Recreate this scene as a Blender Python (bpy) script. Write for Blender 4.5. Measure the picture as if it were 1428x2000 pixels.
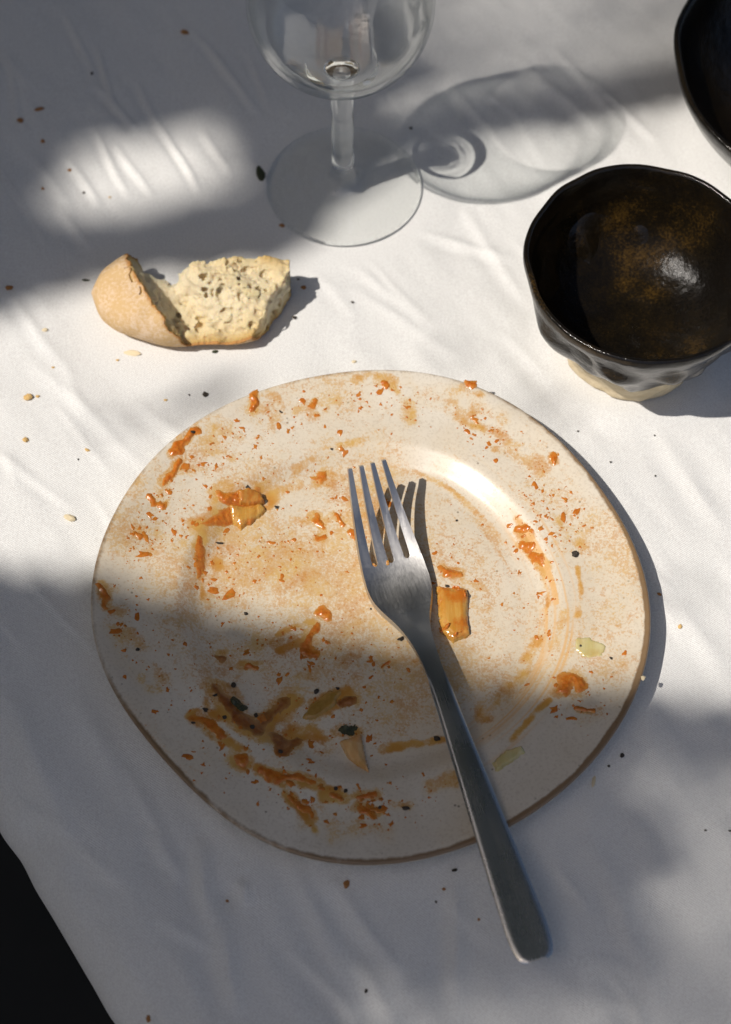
import bpy, math
import numpy as np
from mathutils import Vector, Matrix

scene = bpy.context.scene
for o in list(bpy.data.objects):
    bpy.data.objects.remove(o)
COL = scene.collection
R = math.radians

# ---------------------------------------------------------------- camera
FPX, EL = 3600.0, R(59.2)
CAM = np.array([-.002, -.319, .624])
cd = bpy.data.cameras.new('camera')
cam = bpy.data.objects.new('camera', cd)
COL.objects.link(cam)
cam.location = CAM
cam.rotation_euler = (math.pi / 2 - EL, 0, 0)
cd.sensor_fit = 'VERTICAL'
cd.sensor_height = 36
cd.sensor_width = 25.7
cd.lens = FPX / 2000 * 36
cd.clip_start = .01
cd.clip_end = 200
cd.dof.use_dof = True
cd.dof.focus_distance = .70
cd.dof.aperture_fstop = 9
scene.camera = cam

# ---------------------------------------------------------------- light
SUN_EL, SUN_AZ = R(56), R(24)
# direction in which the light travels
SD = np.array([math.cos(SUN_AZ) * math.cos(SUN_EL), math.sin(SUN_AZ) * math.cos(SUN_EL), -math.sin(SUN_EL)])
world = bpy.data.worlds.new('World')
scene.world = world
world.use_nodes = True
wn = world.node_tree
wn.nodes.clear()
wo = wn.nodes.new('ShaderNodeOutputWorld')
wb = wn.nodes.new('ShaderNodeBackground')
ws = wn.nodes.new('ShaderNodeTexSky')
ws.sky_type = 'NISHITA'
ws.sun_disc = False
ws.sun_elevation = SUN_EL
ws.sun_rotation = math.atan2(-SD[0], -SD[1])
ws.air_density = .7
ws.dust_density = 3.2
ws.ozone_density = 0.0
wb.inputs['Strength'].default_value = .09
wn.links.new(ws.outputs[0], wb.inputs[0])
wn.links.new(wb.outputs[0], wo.inputs[0])
sl = bpy.data.lights.new('sun', 'SUN')
sl.energy = 4.2
sl.angle = R(.53)
sl.color = (1, .94, .875)
sl.cycles.is_caustics_light = True
so = bpy.data.objects.new('sun', sl)
COL.objects.link(so)
so.rotation_euler = Vector(SD).to_track_quat('-Z', 'Y').to_euler()
so.location = (-3, -.5, 4)

vs = scene.view_settings
vs.view_transform = 'Standard'
vs.look = 'None'
vs.exposure = 0.0
vs.gamma = 1
vs.use_curve_mapping = False
cy = scene.cycles
cy.use_denoising = True
cy.max_bounces = 14
cy.transmission_bounces = 14
cy.transparent_max_bounces = 14
cy.sample_clamp_indirect = 4
cy.blur_glossy = .3
scene.render.film_transparent = False

# ---------------------------------------------------------------- helpers
_fw = np.array([0, math.cos(EL), -math.sin(EL)])
_rt = np.array([1., 0, 0])
_up = np.cross(_rt, _fw)


def P(px, py, z=0.0):
    """a measured point of the photograph, laid on the horizontal plane at height z"""
    d = _fw + _rt * (px - 714) / FPX - _up * (py - 1000) / FPX
    return CAM + d * ((z - CAM[2]) / d[2])


def tag(o, label=None, cat=None, group=None, kind=None):
    if label: o['label'] = label
    if cat: o['category'] = cat
    if group: o['group'] = group
    if kind: o['kind'] = kind
    return o


def empty(name, loc=(0, 0, 0), rz=0):
    o = bpy.data.objects.new(name, None)
    o.empty_display_size = .02
    COL.objects.link(o)
    o.location = loc
    o.rotation_euler = (0, 0, rz)
    return o


def mesh_data(name, V, Fc, mat=None, attrs=None, normals=None, smooth=True):
    V = np.asarray(V, dtype=np.float64)
    me = bpy.data.meshes.new(name)
    if isinstance(Fc, np.ndarray):
        n, k = Fc.shape
        me.vertices.add(len(V))
        me.vertices.foreach_set('co', V.astype(np.float32).ravel())
        me.loops.add(n * k)
        me.loops.foreach_set('vertex_index', Fc.astype(np.int32).ravel())
        me.polygons.add(n)
        me.polygons.foreach_set('loop_start', np.arange(0, n * k, k, dtype=np.int32))
        me.update(calc_edges=True)
        me.validate()
    else:
        me.from_pydata([tuple(v) for v in V], [], [tuple(f) for f in Fc])
        me.update()
    if smooth:
        me.polygons.foreach_set('use_smooth', np.ones(len(me.polygons), dtype=bool))
    for k, a in (attrs or {}).items():
        at = me.attributes.new(k, 'FLOAT', 'POINT')
        at.data.foreach_set('value', np.asarray(a, dtype=np.float32))
    if mat: me.materials.append(mat)
    if normals is not None:
        me.normals_split_custom_set_from_vertices([tuple(x) for x in normals])
    return me


def obj(name, V, Fc, mat, parent=None, **kw):
    o = bpy.data.objects.new(name, mesh_data(name, V, Fc, mat, **kw))
    COL.objects.link(o)
    if parent: o.parent = parent
    return o


def vnormals(V, Fc):
    V = np.asarray(V); n = np.zeros_like(V)
    a, b, c, d = V[Fc[:, 0]], V[Fc[:, 1]], V[Fc[:, 2]], V[Fc[:, -1]]
    fn = np.cross(c - a, d - b) if Fc.shape[1] == 4 else np.cross(b - a, c - a)
    for k in range(Fc.shape[1]):
        np.add.at(n, Fc[:, k], fn)
    l = np.linalg.norm(n, axis=1); l[l == 0] = 1
    return n / l[:, None]


def split_parts(V, Fc, region, spec, parent, attrs=None):
    """one continuous surface cut into parts; shared normals keep the joints invisible"""
    V = np.asarray(V); N = vnormals(V, Fc); out = {}
    for k, (name, mat) in spec.items():
        sel = Fc[region == k]
        if not len(sel): continue
        idx, inv = np.unique(sel.ravel(), return_inverse=True)
        at = {a: np.asarray(b)[idx] for a, b in (attrs or {}).items()}
        out[k] = obj(name, V[idx], inv.reshape(sel.shape), mat, parent, attrs=at, normals=N[idx])
    return out


def sstep(a, b, x):
    t = np.clip((np.asarray(x, dtype=float) - a) / (b - a), 0, 1)
    return t * t * (3 - 2 * t)


_tab = np.random.default_rng(5).random((32, 32, 32))


def vnoise(x, y, z=0.0, seed=0):
    if np.ndim(z) == 0:
        x, y = np.broadcast_arrays(np.asarray(x, float) + seed * 7.31, np.asarray(y, float) + seed * 3.77)
        i, j = np.floor(x).astype(int), np.floor(y).astype(int)
        u, v = x - i, y - j
        u, v = u * u * (3 - 2 * u), v * v * (3 - 2 * v)
        T = _tab[:, :, int(seed * 5 + z * 3) % 32]
        i &= 31; j &= 31; i1, j1 = (i + 1) & 31, (j + 1) & 31
        return (T[i, j] * (1 - u) + T[i1, j] * u) * (1 - v) + (T[i, j1] * (1 - u) + T[i1, j1] * u) * v - .5
    x, y, z = np.broadcast_arrays(np.asarray(x, float) + seed * 7.31, np.asarray(y, float) + seed * 3.77, np.asarray(z, float) + seed * 1.93)
    i, j, k = np.floor(x).astype(int), np.floor(y).astype(int), np.floor(z).astype(int)
    u, v, w = x - i, y - j, z - k
    u, v, w = u * u * (3 - 2 * u), v * v * (3 - 2 * v), w * w * (3 - 2 * w)
    g = lambda a, b, c: _tab[(i + a) % 32, (j + b) % 32, (k + c) % 32]
    c0 = (g(0, 0, 0) * (1 - u) + g(1, 0, 0) * u) * (1 - v) + (g(0, 1, 0) * (1 - u) + g(1, 1, 0) * u) * v
    c1 = (g(0, 0, 1) * (1 - u) + g(1, 0, 1) * u) * (1 - v) + (g(0, 1, 1) * (1 - u) + g(1, 1, 1) * u) * v
    return c0 * (1 - w) + c1 * w - .5


def fbm(x, y, z=0.0, oct=4, seed=0):
    s, a = 0, 1
    for o in range(oct):
        s = s + a * vnoise(np.asarray(x) * 2 ** o, np.asarray(y) * 2 ** o, np.asarray(z) * 2 ** o, seed + o)
        a *= .5
    return s


def seg_dist(x, y, a, b):
    a, b = np.asarray(a, float)[:2], np.asarray(b, float)[:2]
    d = b - a; l2 = max(d @ d, 1e-12)
    t = np.clip(((x - a[0]) * d[0] + (y - a[1]) * d[1]) / l2, 0, 1)
    return np.hypot(x - a[0] - t * d[0], y - a[1] - t * d[1]), t


def poly_sd(x, y, poly):
    """signed distance to a polygon, positive inside"""
    poly = np.asarray(poly)[:, :2]; n = len(poly)
    D = np.full(np.shape(x), 1e9); ins = np.zeros(np.shape(x), bool)
    for i in range(n):
        a, b = poly[i], poly[(i + 1) % n]
        D = np.minimum(D, seg_dist(x, y, a, b)[0])
        c = ((a[1] > y) != (b[1] > y)) & (x < (b[0] - a[0]) * (y - a[1]) / (b[1] - a[1] + 1e-15) + a[0])
        ins ^= c
    return np.where(ins, D, -D)


def spline(xs, ys):
    """monotone-ish smooth 1-D interpolation (Catmull-Rom)"""
    xs, ys = np.asarray(xs, float), np.asarray(ys, float)
    m = np.gradient(ys, xs)

    def f(x):
        x = np.clip(np.asarray(x, float), xs[0], xs[-1])
        i = np.clip(np.searchsorted(xs, x) - 1, 0, len(xs) - 2)
        h = xs[i + 1] - xs[i]; t = (x - xs[i]) / h
        return ((2 * t**3 - 3 * t**2 + 1) * ys[i] + (t**3 - 2 * t**2 + t) * h * m[i]
                + (-2 * t**3 + 3 * t**2) * ys[i + 1] + (t**3 - t**2) * h * m[i + 1])
    return f


# ---------------------------------------------------------------- materials
class NT:
    def __init__(s, name):
        s.m = bpy.data.materials.new(name); s.m.use_nodes = True
        s.t = s.m.node_tree; s.t.nodes.clear()
        s.out = s.n('ShaderNodeOutputMaterial')

    def n(s, typ, ins=None, **kw):
        nd = s.t.nodes.new(typ)
        for k, v in kw.items(): setattr(nd, k, v)
        for k, v in (ins or {}).items(): s.set(nd, k, v)
        return nd

    def set(s, nd, k, v):
        sock = nd.inputs[k]
        if isinstance(v, bpy.types.NodeSocket): s.t.links.new(v, sock)
        else:
            if hasattr(sock.default_value, '__len__') and len(sock.default_value) == 4 and len(v) == 3: v = (*v, 1)
            sock.default_value = v

    def coord(s, kind='Object', scale=(1, 1, 1), rot=(0, 0, 0)):
        c = s.n('ShaderNodeTexCoord')
        mp = s.n('ShaderNodeMapping', {'Vector': c.outputs[kind], 'Scale': scale, 'Rotation': rot})
        return mp.outputs[0]

    def noise(s, vec, scale, detail=4, rough=.55, dist=0):
        return s.n('ShaderNodeTexNoise', {'Vector': vec, 'Scale': scale, 'Detail': detail, 'Roughness': rough, 'Distortion': dist}).outputs['Fac']

    def ramp(s, fac, stops, interp='LINEAR'):
        r = s.n('ShaderNodeValToRGB', {'Fac': fac}); cr = r.color_ramp; cr.interpolation = interp
        while len(cr.elements) < len(stops): cr.elements.new(.5)
        for e, (p, c) in zip(cr.elements, stops):
            e.position = p; e.color = (c, c, c, 1) if not hasattr(c, '__len__') else (*c, 1)
        return r.outputs[0]

    def math(s, op, a, b=0.0, clamp=False):
        nd = s.n('ShaderNodeMath', operation=op, use_clamp=clamp)
        s.set(nd, 0, a); s.set(nd, 1, b)
        return nd.outputs[0]

    def mix(s, fac, a, b, mode='MIX'):
        nd = s.n('ShaderNodeMix', data_type='RGBA', blend_type=mode)
        s.set(nd, 0, fac)
        for k, v in ((6, a), (7, b)): s.set(nd, k, v)
        return nd.outputs[2]

    def bump(s, h, strength=.3, dist=.001, normal=None):
        nd = s.n('ShaderNodeBump', {'Height': h, 'Strength': strength, 'Distance': dist})
        if normal: s.set(nd, 'Normal', normal)
        return nd.outputs[0]

    def attr(s, name):
        return s.n('ShaderNodeAttribute', attribute_name=name).outputs['Fac']

    def bsdf(s, **kw):
        b = s.n('ShaderNodeBsdfPrincipled', {k.replace('_', ' '): v for k, v in kw.items()})
        s.t.links.new(b.outputs[0], s.out.inputs[0])
        return s.m


def m_cloth():
    t = NT('cotton_cloth'); v = t.coord()
    w1 = t.n('ShaderNodeTexWave', {'Vector': t.coord(rot=(0, 0, .6)), 'Scale': 420., 'Distortion': 1.2, 'Detail': 1.}).outputs['Fac']
    w2 = t.n('ShaderNodeTexWave', {'Vector': t.coord(rot=(0, 0, .6 + math.pi / 2)), 'Scale': 420., 'Distortion': 1.2, 'Detail': 1.}).outputs['Fac']
    weave = t.math('ADD', w1, w2)
    fib = t.noise(t.coord(scale=(1, .25, 1), rot=(0, 0, .6)), 900, 3)
    h = t.math('ADD', t.math('MULTIPLY', weave, .5), fib)
    big = t.noise(v, 9, 4)
    col = t.mix(t.ramp(big, [(.3, 0.), (.75, 1.)]), (.775, .775, .748), (.715, .715, .688))
    fine = t.noise(v, 1400, 2)
    col = t.mix(t.ramp(fine, [(.38, 0.), (.68, .55)]), col, (.56, .54, .52))
    b = t.bump(h, .35, .0004)
    return t.bsdf(Base_Color=col, Roughness=.92, Normal=b, Specular_IOR_Level=.15, Sheen_Weight=.15, Sheen_Roughness=.5)


def m_plate():
    t = NT('speckled_glaze'); v = t.coord()
    film, edge, streak = t.attr('film'), t.attr('edge'), t.attr('streak')
    base = t.mix(t.ramp(t.noise(v, 22, 5), [(.3, 0.), (.72, 1.)]), (.69, .64, .55), (.57, .505, .405))
    tiny = t.noise(v, 900, 3, .7)
    base = t.mix(t.ramp(tiny, [(.50, 0.), (.72, .55)]), base, (.40, .33, .25))
    sp = t.n('ShaderNodeTexVoronoi', {'Vector': v, 'Scale': 260.}).outputs['Distance']
    spm = t.math('MULTIPLY', t.ramp(sp, [(.0, 1.), (.10, .9), (.15, 0.)]), t.ramp(t.noise(v, 120, 2), [(.55, 0.), (.62, 1.)]))
    base = t.mix(t.math('MULTIPLY', spm, .75), base, (.10, .075, .05))
    # thin oily sauce film, stippled
    g1 = t.noise(v, 1050, 3, .65); g2 = t.noise(v, 300, 5, .7)
    gran = t.math('ADD', t.math('MULTIPLY', g1, .9), t.math('MULTIPLY', g2, .8))
    f = t.math('ADD', t.math('MULTIPLY', film, .95), t.math('SUBTRACT', gran, 1.095))
    fac = t.ramp(f, [(.0, 0.), (.12, .42), (.35, .80), (.7, .95)])
    wash = t.mix(t.math('MULTIPLY', film, .95, True), base, (.60, .445, .22))
    scol = t.mix(t.ramp(t.noise(v, 90, 3), [(.35, 0.), (.65, 1.)]), (.47, .19, .025), (.56, .33, .08))
    col = t.mix(fac, wash, scol)
    col = t.mix(t.ramp(streak, [(.0, 0.), (.6, .85)]), col, (.62, .37, .15))
    # bare iron-brown edge
    e2 = t.math('ADD', edge, t.math('MULTIPLY', t.math('SUBTRACT', t.noise(v, 160, 4, .7), .5), .9))
    col = t.mix(t.ramp(e2, [(.24, 0.), (.60, .92)]), col, (.18, .105, .045))
    rough = t.ramp(t.noise(v, 40, 4), [(.3, .30), (.7, .46)])
    rough = t.mix(fac, rough, (.24, .24, .24))
    h = t.math('ADD', t.math('MULTIPLY', t.noise(v, 60, 3), 1.), t.math('MULTIPLY', fac, .35))
    return t.bsdf(Base_Color=col, Roughness=rough, Normal=t.bump(h, .22, .0008), Specular_IOR_Level=.45, Coat_Weight=.25, Coat_Roughness=.22)


def m_sauce(name, c1, c2, rough=.24, sss=.35):
    t = NT(name); v = t.coord()
    col = t.mix(t.ramp(t.noise(v, 420, 4, .6), [(.35, 0.), (.68, 1.)]), c1, c2)
    col = t.mix(t.ramp(t.attr('thick'), [(.0, .75), (.45, 0.)]), col, tuple(a * .5 + b for a, b in zip(c2, (.28, .18, .06))))
    return t.bsdf(Base_Color=col, Roughness=rough, Subsurface_Weight=sss, Subsurface_Radius=(.004, .0012, .0004), Subsurface_Scale=.5,
                  Normal=t.bump(t.noise(v, 600, 3), .35, .0005), Specular_IOR_Level=.45, Coat_Weight=.15, Coat_Roughness=.12)


def m_veg(name, c1, c2, c3):
    t = NT(name)
    fib = t.noise(t.coord(scale=(1, .12, 1), rot=(0, 0, -.05)), 420, 3)
    col = t.mix(t.ramp(fib, [(.38, 0.), (.62, 1.)]), c1, c2)
    col = t.mix(t.ramp(t.noise(t.coord(), 130, 4), [(.50, 0.), (.66, .9)]), col, c3)
    return t.bsdf(Base_Color=col, Roughness=.2, Subsurface_Weight=.4, Subsurface_Radius=(.004, .002, .0008), Subsurface_Scale=.6,
                  Normal=t.bump(fib, .3, .0005), Coat_Weight=.3, Coat_Roughness=.1)


def m_plain(name, c1, c2, scale=500., rough=.7, bump=.3):
    t = NT(name); v = t.coord()
    n = t.noise(v, scale, 4)
    return t.bsdf(Base_Color=t.mix(t.ramp(n, [(.35, 0.), (.65, 1.)]), c1, c2), Roughness=rough, Normal=t.bump(n, bump, .0004))


def m_steel(name, base):
    t = NT(name)
    s1 = t.noise(t.coord(scale=(1, .02, 1), rot=(0, 0, .16)), 3200, 3, .7)
    s2 = t.noise(t.coord(scale=(1, .02, 1), rot=(0, 0, -.5)), 1700, 2, .7)
    sc = t.math('ADD', t.math('MULTIPLY', s1, .7), t.math('MULTIPLY', s2, .3))
    c = t.n('ShaderNodeTexCoord')
    y = t.n('ShaderNodeSeparateXYZ', {0: c.outputs['Object']}).outputs[1]
    hd = t.n('ShaderNodeMapRange', {0: y, 1: -.110, 2: -.060, 3: 0., 4: 1.}).outputs[0]   # 1 on the head, 0 on the handle
    smud = t.ramp(t.noise(t.coord(), 45, 4, .6), [(.3, 0.), (.8, .06)])
    r = t.math('ADD', t.math('ADD', t.math('MULTIPLY', hd, .09), .25), t.math('ADD', smud, t.math('MULTIPLY', t.math('MULTIPLY', t.math('SUBTRACT', sc, .5), .35), t.math('ADD', hd, .2))))
    col = t.mix(t.ramp(sc, [(.38, 0.), (.62, 1.)]), tuple(c * .93 for c in base), base)
    bp = t.n('ShaderNodeBump', {'Height': sc, 'Strength': t.math('ADD', t.math('MULTIPLY', hd, .06), .03), 'Distance': .0002})
    return t.bsdf(Base_Color=col, Metallic=1., Roughness=r, Normal=bp.outputs[0], Anisotropic=.3)


def m_glaze(name, gold, rg=0., spec=.5):
    t = NT(name); v = t.coord()
    n = t.noise(v, 38, 5, .6); n2 = t.noise(v, 900, 4, .75)
    m = t.math('ADD', t.math('MULTIPLY', n, .7), t.math('MULTIPLY', n2, .45))
    col = t.ramp(m, [(.50, (.005, .004, .003)), (.62, (.010, .007, .0035)), (.72, tuple(c * gold for c in (.045, .025, .006))), (.86, tuple(c * gold for c in (.15, .085, .022)))])
    r = t.ramp(n2, [(.3, .08 + rg), (.7, .22 + rg)])
    mid = t.noise(v, 160, 3)
    return t.bsdf(Base_Color=col, Roughness=r, Specular_IOR_Level=spec, Normal=t.bump(t.math('ADD', t.math('ADD', n, mid), t.math('MULTIPLY', n2, .25)), .32, .0016))


def m_thin_glass(name, k):
    t = NT(name)
    fc = t.n('ShaderNodeLayerWeight', {'Blend': .5}).outputs['Facing']  # slanting-path tint; also paints in the dark outline that refraction gives
    tr_ = t.n('ShaderNodeBsdfTransparent', {'Color': t.ramp(fc, [(.0, (.985, .99, .988)), (.55, tuple(1 - k * (1 - c) for c in (.94, .955, .95))), (.85, tuple(1 - k * (1 - c) for c in (.70, .735, .72))), (1., (.40, .44, .43))])})
    gl = t.n('ShaderNodeBsdfGlossy', {'Color': (1, 1, 1), 'Roughness': .01})
    bf = t.n('ShaderNodeNewGeometry').outputs['Backfacing']  # a thin pane reflects alike from both sides
    fr = t.n('ShaderNodeFresnel', {'IOR': t.math('SUBTRACT', 1.5, t.math('MULTIPLY', bf, 1.5 - 1 / 1.5))})
    mx = t.n('ShaderNodeMixShader', {0: fr.outputs[0], 1: tr_.outputs[0], 2: gl.outputs[0]})
    t.t.links.new(mx.outputs[0], t.out.inputs[0])
    return t.m


def m_glass():
    t = NT('clear_glass')
    g = t.n('ShaderNodeBsdfGlass', {'Color': (.985, .992, .988), 'Roughness': 0., 'IOR': 1.5})
    t.t.links.new(g.outputs[0], t.out.inputs[0])
    return t.m


def m_crust():
    t = NT('floury_crust'); v = t.coord()
    n = t.noise(v, 90, 5, .6); f = t.noise(v, 700, 4, .7)
    col = t.mix(t.ramp(n, [(.3, 0.), (.7, 1.)]), (.62, .43, .22), (.57, .36, .15))
    col = t.mix(t.ramp(t.math('ADD', t.math('MULTIPLY', f, .6), t.math('MULTIPLY', n, .4)), [(.45, 0.), (.60, .9)]), col, (.70, .54, .38))
    cr = t.n('ShaderNodeTexVoronoi', {'Vector': t.mix(.08, v, t.n('ShaderNodeTexNoise', {'Vector': v, 'Scale': 150.}).outputs['Color']), 'Scale': 110.}, feature='DISTANCE_TO_EDGE').outputs[0]
    edge = t.attr('rim')
    col = t.mix(t.ramp(edge, [(.0, 0.), (1., .85)]), col, (.42, .185, .04))
    h = t.math('ADD', t.math('MULTIPLY', f, .6), t.math('MULTIPLY', t.ramp(cr, [(0., 0.), (.05, .5)]), .25))
    return t.bsdf(Base_Color=col, Roughness=.88, Normal=t.bump(h, .45, .0008), Specular_IOR_Level=.2)


def m_crumb():
    t = NT('bread_crumb'); v = t.coord()
    n = t.noise(v, 1300, 4, .75)
    d = t.attr('depth')
    col = t.ramp(d, [(.0, (.50, .27, .07)), (.10, (.66, .43, .15)), (.28, (.80, .64, .36)), (.7, (.84, .73, .50))])
    col = t.mix(t.ramp(n, [(.35, .3), (.6, 0.)]), col, (.50, .38, .20))
    return t.bsdf(Base_Color=col, Roughness=.85, Subsurface_Weight=.5, Subsurface_Radius=(.004, .003, .0015), Subsurface_Scale=.7,
                  Normal=t.bump(n, .9, .0010), Specular_IOR_Level=.2)


MAT = dict(
    cloth=m_cloth(), plate=m_plate(), glass=m_glass(), thin_glass=m_thin_glass('thin_clear_glass', .5), disc_glass=m_thin_glass('clear_disc_glass', .25), crust=m_crust(), crumb=m_crumb(),
    sauce=m_sauce('tomato_sauce', (.44, .112, .010), (.53, .19, .026)),
    sauce_dark=m_sauce('browned_sauce', (.22, .065, .012), (.36, .14, .028), .3),
    grease=m_sauce('olive_grease', (.30, .17, .03), (.42, .24, .06), .22),
    onion=m_veg('stewed_onion', (.47, .21, .03), (.55, .32, .08), (.45, .125, .011)),
    onion_sauced=m_veg('sauced_onion', (.44, .155, .018), (.50, .25, .05), (.42, .11, .01)),
    onion_pale=m_veg('pale_onion', (.50, .42, .18), (.56, .49, .26), (.48, .36, .13)),
    onion_skin=m_veg('onion_sliver', (.60, .36, .14), (.68, .46, .22), (.55, .28, .08)),
    pepper=m_plain('black_pepper', (.012, .010, .008), (.05, .035, .02), 900, .6),
    herb=m_plain('dark_herb', (.018, .025, .010), (.05, .055, .02), 700, .5),
    brown_bit=m_plain('brown_crumb', (.30, .12, .03), (.42, .20, .06), 700, .75),
    gold_bit=m_plain('golden_crumb', (.55, .33, .10), (.66, .46, .20), 700, .8),
    pale_bit=m_plain('pale_crumb', (.66, .54, .34), (.72, .62, .42), 700, .85),
    steel=m_steel('brushed_steel', (.56, .55, .53)),
    glaze=m_glaze('tenmoku_glaze', 1.), glaze_inside=m_glaze('tenmoku_glaze_inside', 1.0, .03, .14), glaze_dark=m_glaze('black_glaze', .18),
    clay=m_plain('raw_stoneware', (.54, .44, .28), (.64, .54, .37), 380, .9, .5),
    bark=m_plain('bark', (.08, .06, .04), (.14, .11, .08), 30, .9, .8),
    wood=m_plain('table_wood', (.10, .06, .035), (.16, .10, .06), 20, .6),
    floor=m_plain('dark_floor', (.012, .011, .009), (.02, .018, .015), 6, .9),
)
lt = NT('leaf')
lb = lt.n('ShaderNodeBsdfPrincipled', {'Base Color': (.045, .065, .03, 1), 'Roughness': .55})
ltr = lt.n('ShaderNodeBsdfTranslucent', {'Color': (.07, .12, .02, 1)})
lmx = lt.n('ShaderNodeMixShader', {0: .25, 1: lb.outputs[0], 2: ltr.outputs[0]})
lt.t.links.new(lmx.outputs[0], lt.out.inputs[0])
MAT['leaf'] = lt.m

# ---------------------------------------------------------------- setting: floor, table, cloth
FLOOR_Z = -.74
fl = obj('floor', [(-6, -6, FLOOR_Z), (6, -6, FLOOR_Z), (6, 6, FLOOR_Z), (-6, 6, FLOOR_Z)], [(0, 1, 2, 3)], MAT['floor'])
tag(fl, kind='structure')

E1, E0 = P(240, 2000)[:2], P(0, 1606)[:2]
UDIR = (E0 - E1) / np.linalg.norm(E0 - E1)
VDIR = np.array([UDIR[1], -UDIR[0]])
E1 = E1 + VDIR * .001
RHO = .026
U0, U1, V1 = -.36, .86, .90
# the plate, glass, bowl and bread press the cloth flat
FLAT = [((0, .0088), .075), ((-.0117, .218), .040), ((.1085, .1325), .034), ((-.0759, .1536), .05), ((.2125, .247), .06)]
rng = np.random.default_rng(11)
CREASES = []


def crease(p0, p1, a, w):
    CREASES.append((P(*p0)[:2], P(*p1)[:2], a * 1.4, w * .75))


for c in [((130, 30), (185, 150), .0006, .0016), ((185, 90), (225, 210), .0007, .0015), ((190, 170), (275, 255), .0010, .0022), ((270, 160), (320, 270), .0006, .0018),
          ((180, 250), (255, 390), .0009, .0020), ((225, 280), (300, 385), .0008, .0018), ((310, 240), (395, 375), .0012, .0017),
          ((130, 310), (195, 405), .0010, .0022), ((370, 60), (510, 230), .0008, .0020), ((60, 300), (150, 420), .0006, .003), ((395, 250), (455, 345), .0008, .002),
          ((110, 400), (210, 520), .0007, .003), ((200, 440), (300, 560), .0005, .002), ((0, 560), (160, 760), .0006, .003), ((150, 580), (240, 700), .0009, .003),
          ((60, 700), (300, 930), .0007, .004), ((250, 760), (360, 860), .0007, .004), ((900, 400), (1040, 600), .0007, .004), ((780, 440), (1000, 500), .0008, .003),
          ((1000, 100), (1180, 260), .0009, .004), ((1080, 90), (1230, 250), .0008, .003), ((880, 150), (1000, 300), .0006, .003), ((1150, 150), (1290, 270), .0007, .003),
          ((640, 480), (860, 640), .0005, .004), ((690, 560), (900, 700), .0005, .004), ((0, 1330), (140, 1620), .0010, .005), ((150, 1350), (260, 1600), .0008, .005),
          ((40, 1560), (30, 1650), .0008, .0018), ((40, 1550), (160, 1640), .0011, .004), ((140, 1640), (240, 1720), .0008, .003), ((380, 1640), (420, 1800), .0012, .004),
          ((420, 1780), (470, 1980), .0011, .005), ((470, 1720), (480, 1770), .001, .003), ((640, 1720), (780, 1900), .0010, .004), ((560, 1680), (660, 1860), .0007, .004),
          ((880, 1700), (900, 1990), .0009, .004), ((700, 1880), (790, 2040), .0008, .004), ((300, 1620), (360, 1720), .0008, .004), ((560, 1850), (700, 1990), .0006, .003),
          ((1130, 1560), (1290, 1960), .0005, .006), ((1280, 830), (1420, 1040), .0006, .005), ((1320, 1180), (1420, 1300), .0005, .005), ((240, 1500), (330, 1640), .0007, .004),
          ((200, 1800), (330, 1990), .0009, .005), ((110, 1660), (220, 1900), .0009, .004), ((540, 470), (700, 620), .0005, .003), ((980, 640), (1130, 800), .0006, .004)]:
    crease(*c)
for i in range(60):
    px, py = rng.uniform(-100, 1550), rng.uniform(-200, 2150)
    an = R(rng.normal(56, 13)); ln = rng.uniform(60, 240)
    crease((px, py), (px + math.cos(an) * ln, py + math.sin(an) * ln), rng.uniform(.00015, .0005), rng.uniform(.0012, .004))


def cloth_z(x, y):
    x, y = np.asarray(x, float), np.asarray(y, float)
    # long diagonal grain
    ca, sa = math.cos(R(-58)), math.sin(R(-58))
    a, b = x * ca + y * sa, -x * sa + y * ca
    h = .0050 * vnoise(a * 5, b * 9, 0, 3) + .0024 * vnoise(a * 12, b * 30, 0, 4) + .0010 * vnoise(a * 25, b * 80, 0, 5) + .0004 * vnoise(a * 60, b * 190, 0, 6)
    for p0, p1, A, w in CREASES:
        m = (np.abs(x - (p0[0] + p1[0]) / 2) < .08) & (np.abs(y - (p0[1] + p1[1]) / 2) < .08)
        if not m.any(): continue
        d, t = seg_dist(x[m], y[m], p0, p1)
        ax = np.sin(np.pi * np.clip(t, .0, 1)) ** .6
        side = (x[m] - p0[0]) * (p1[1] - p0[1]) - (y[m] - p0[1]) * (p1[0] - p0[0])
        dd = d * np.sign(side) + .0025 * vnoise(x[m] * 60, y[m] * 60, 0, 8)
        g = np.exp(-np.abs(dd / w) ** 1.6) - .55 * np.exp(-((dd - 1.7 * w) / (1.5 * w)) ** 2)
        h[m] += A * ax * g
    k = np.ones_like(h)
    for (cx, cy_), r in FLAT:
        k *= sstep(r * .92, r * 1.35, np.hypot(x - cx, y - cy_))
    return h * k


def fold(e):
    """arc-length past the table edge -> (outward, drop)"""
    e = np.maximum(e, 0)
    q = RHO * math.pi / 2
    c = np.minimum(e, q)
    return RHO * np.sin(c / RHO), RHO * (1 - np.cos(c / RHO)) + np.maximum(e - q, 0)


def axis(lo, hi, flo, fhi, fine, coarse):
    return np.concatenate([np.arange(lo, flo, coarse), np.arange(flo, fhi, fine), np.arange(fhi, hi + coarse, coarse)])


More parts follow.
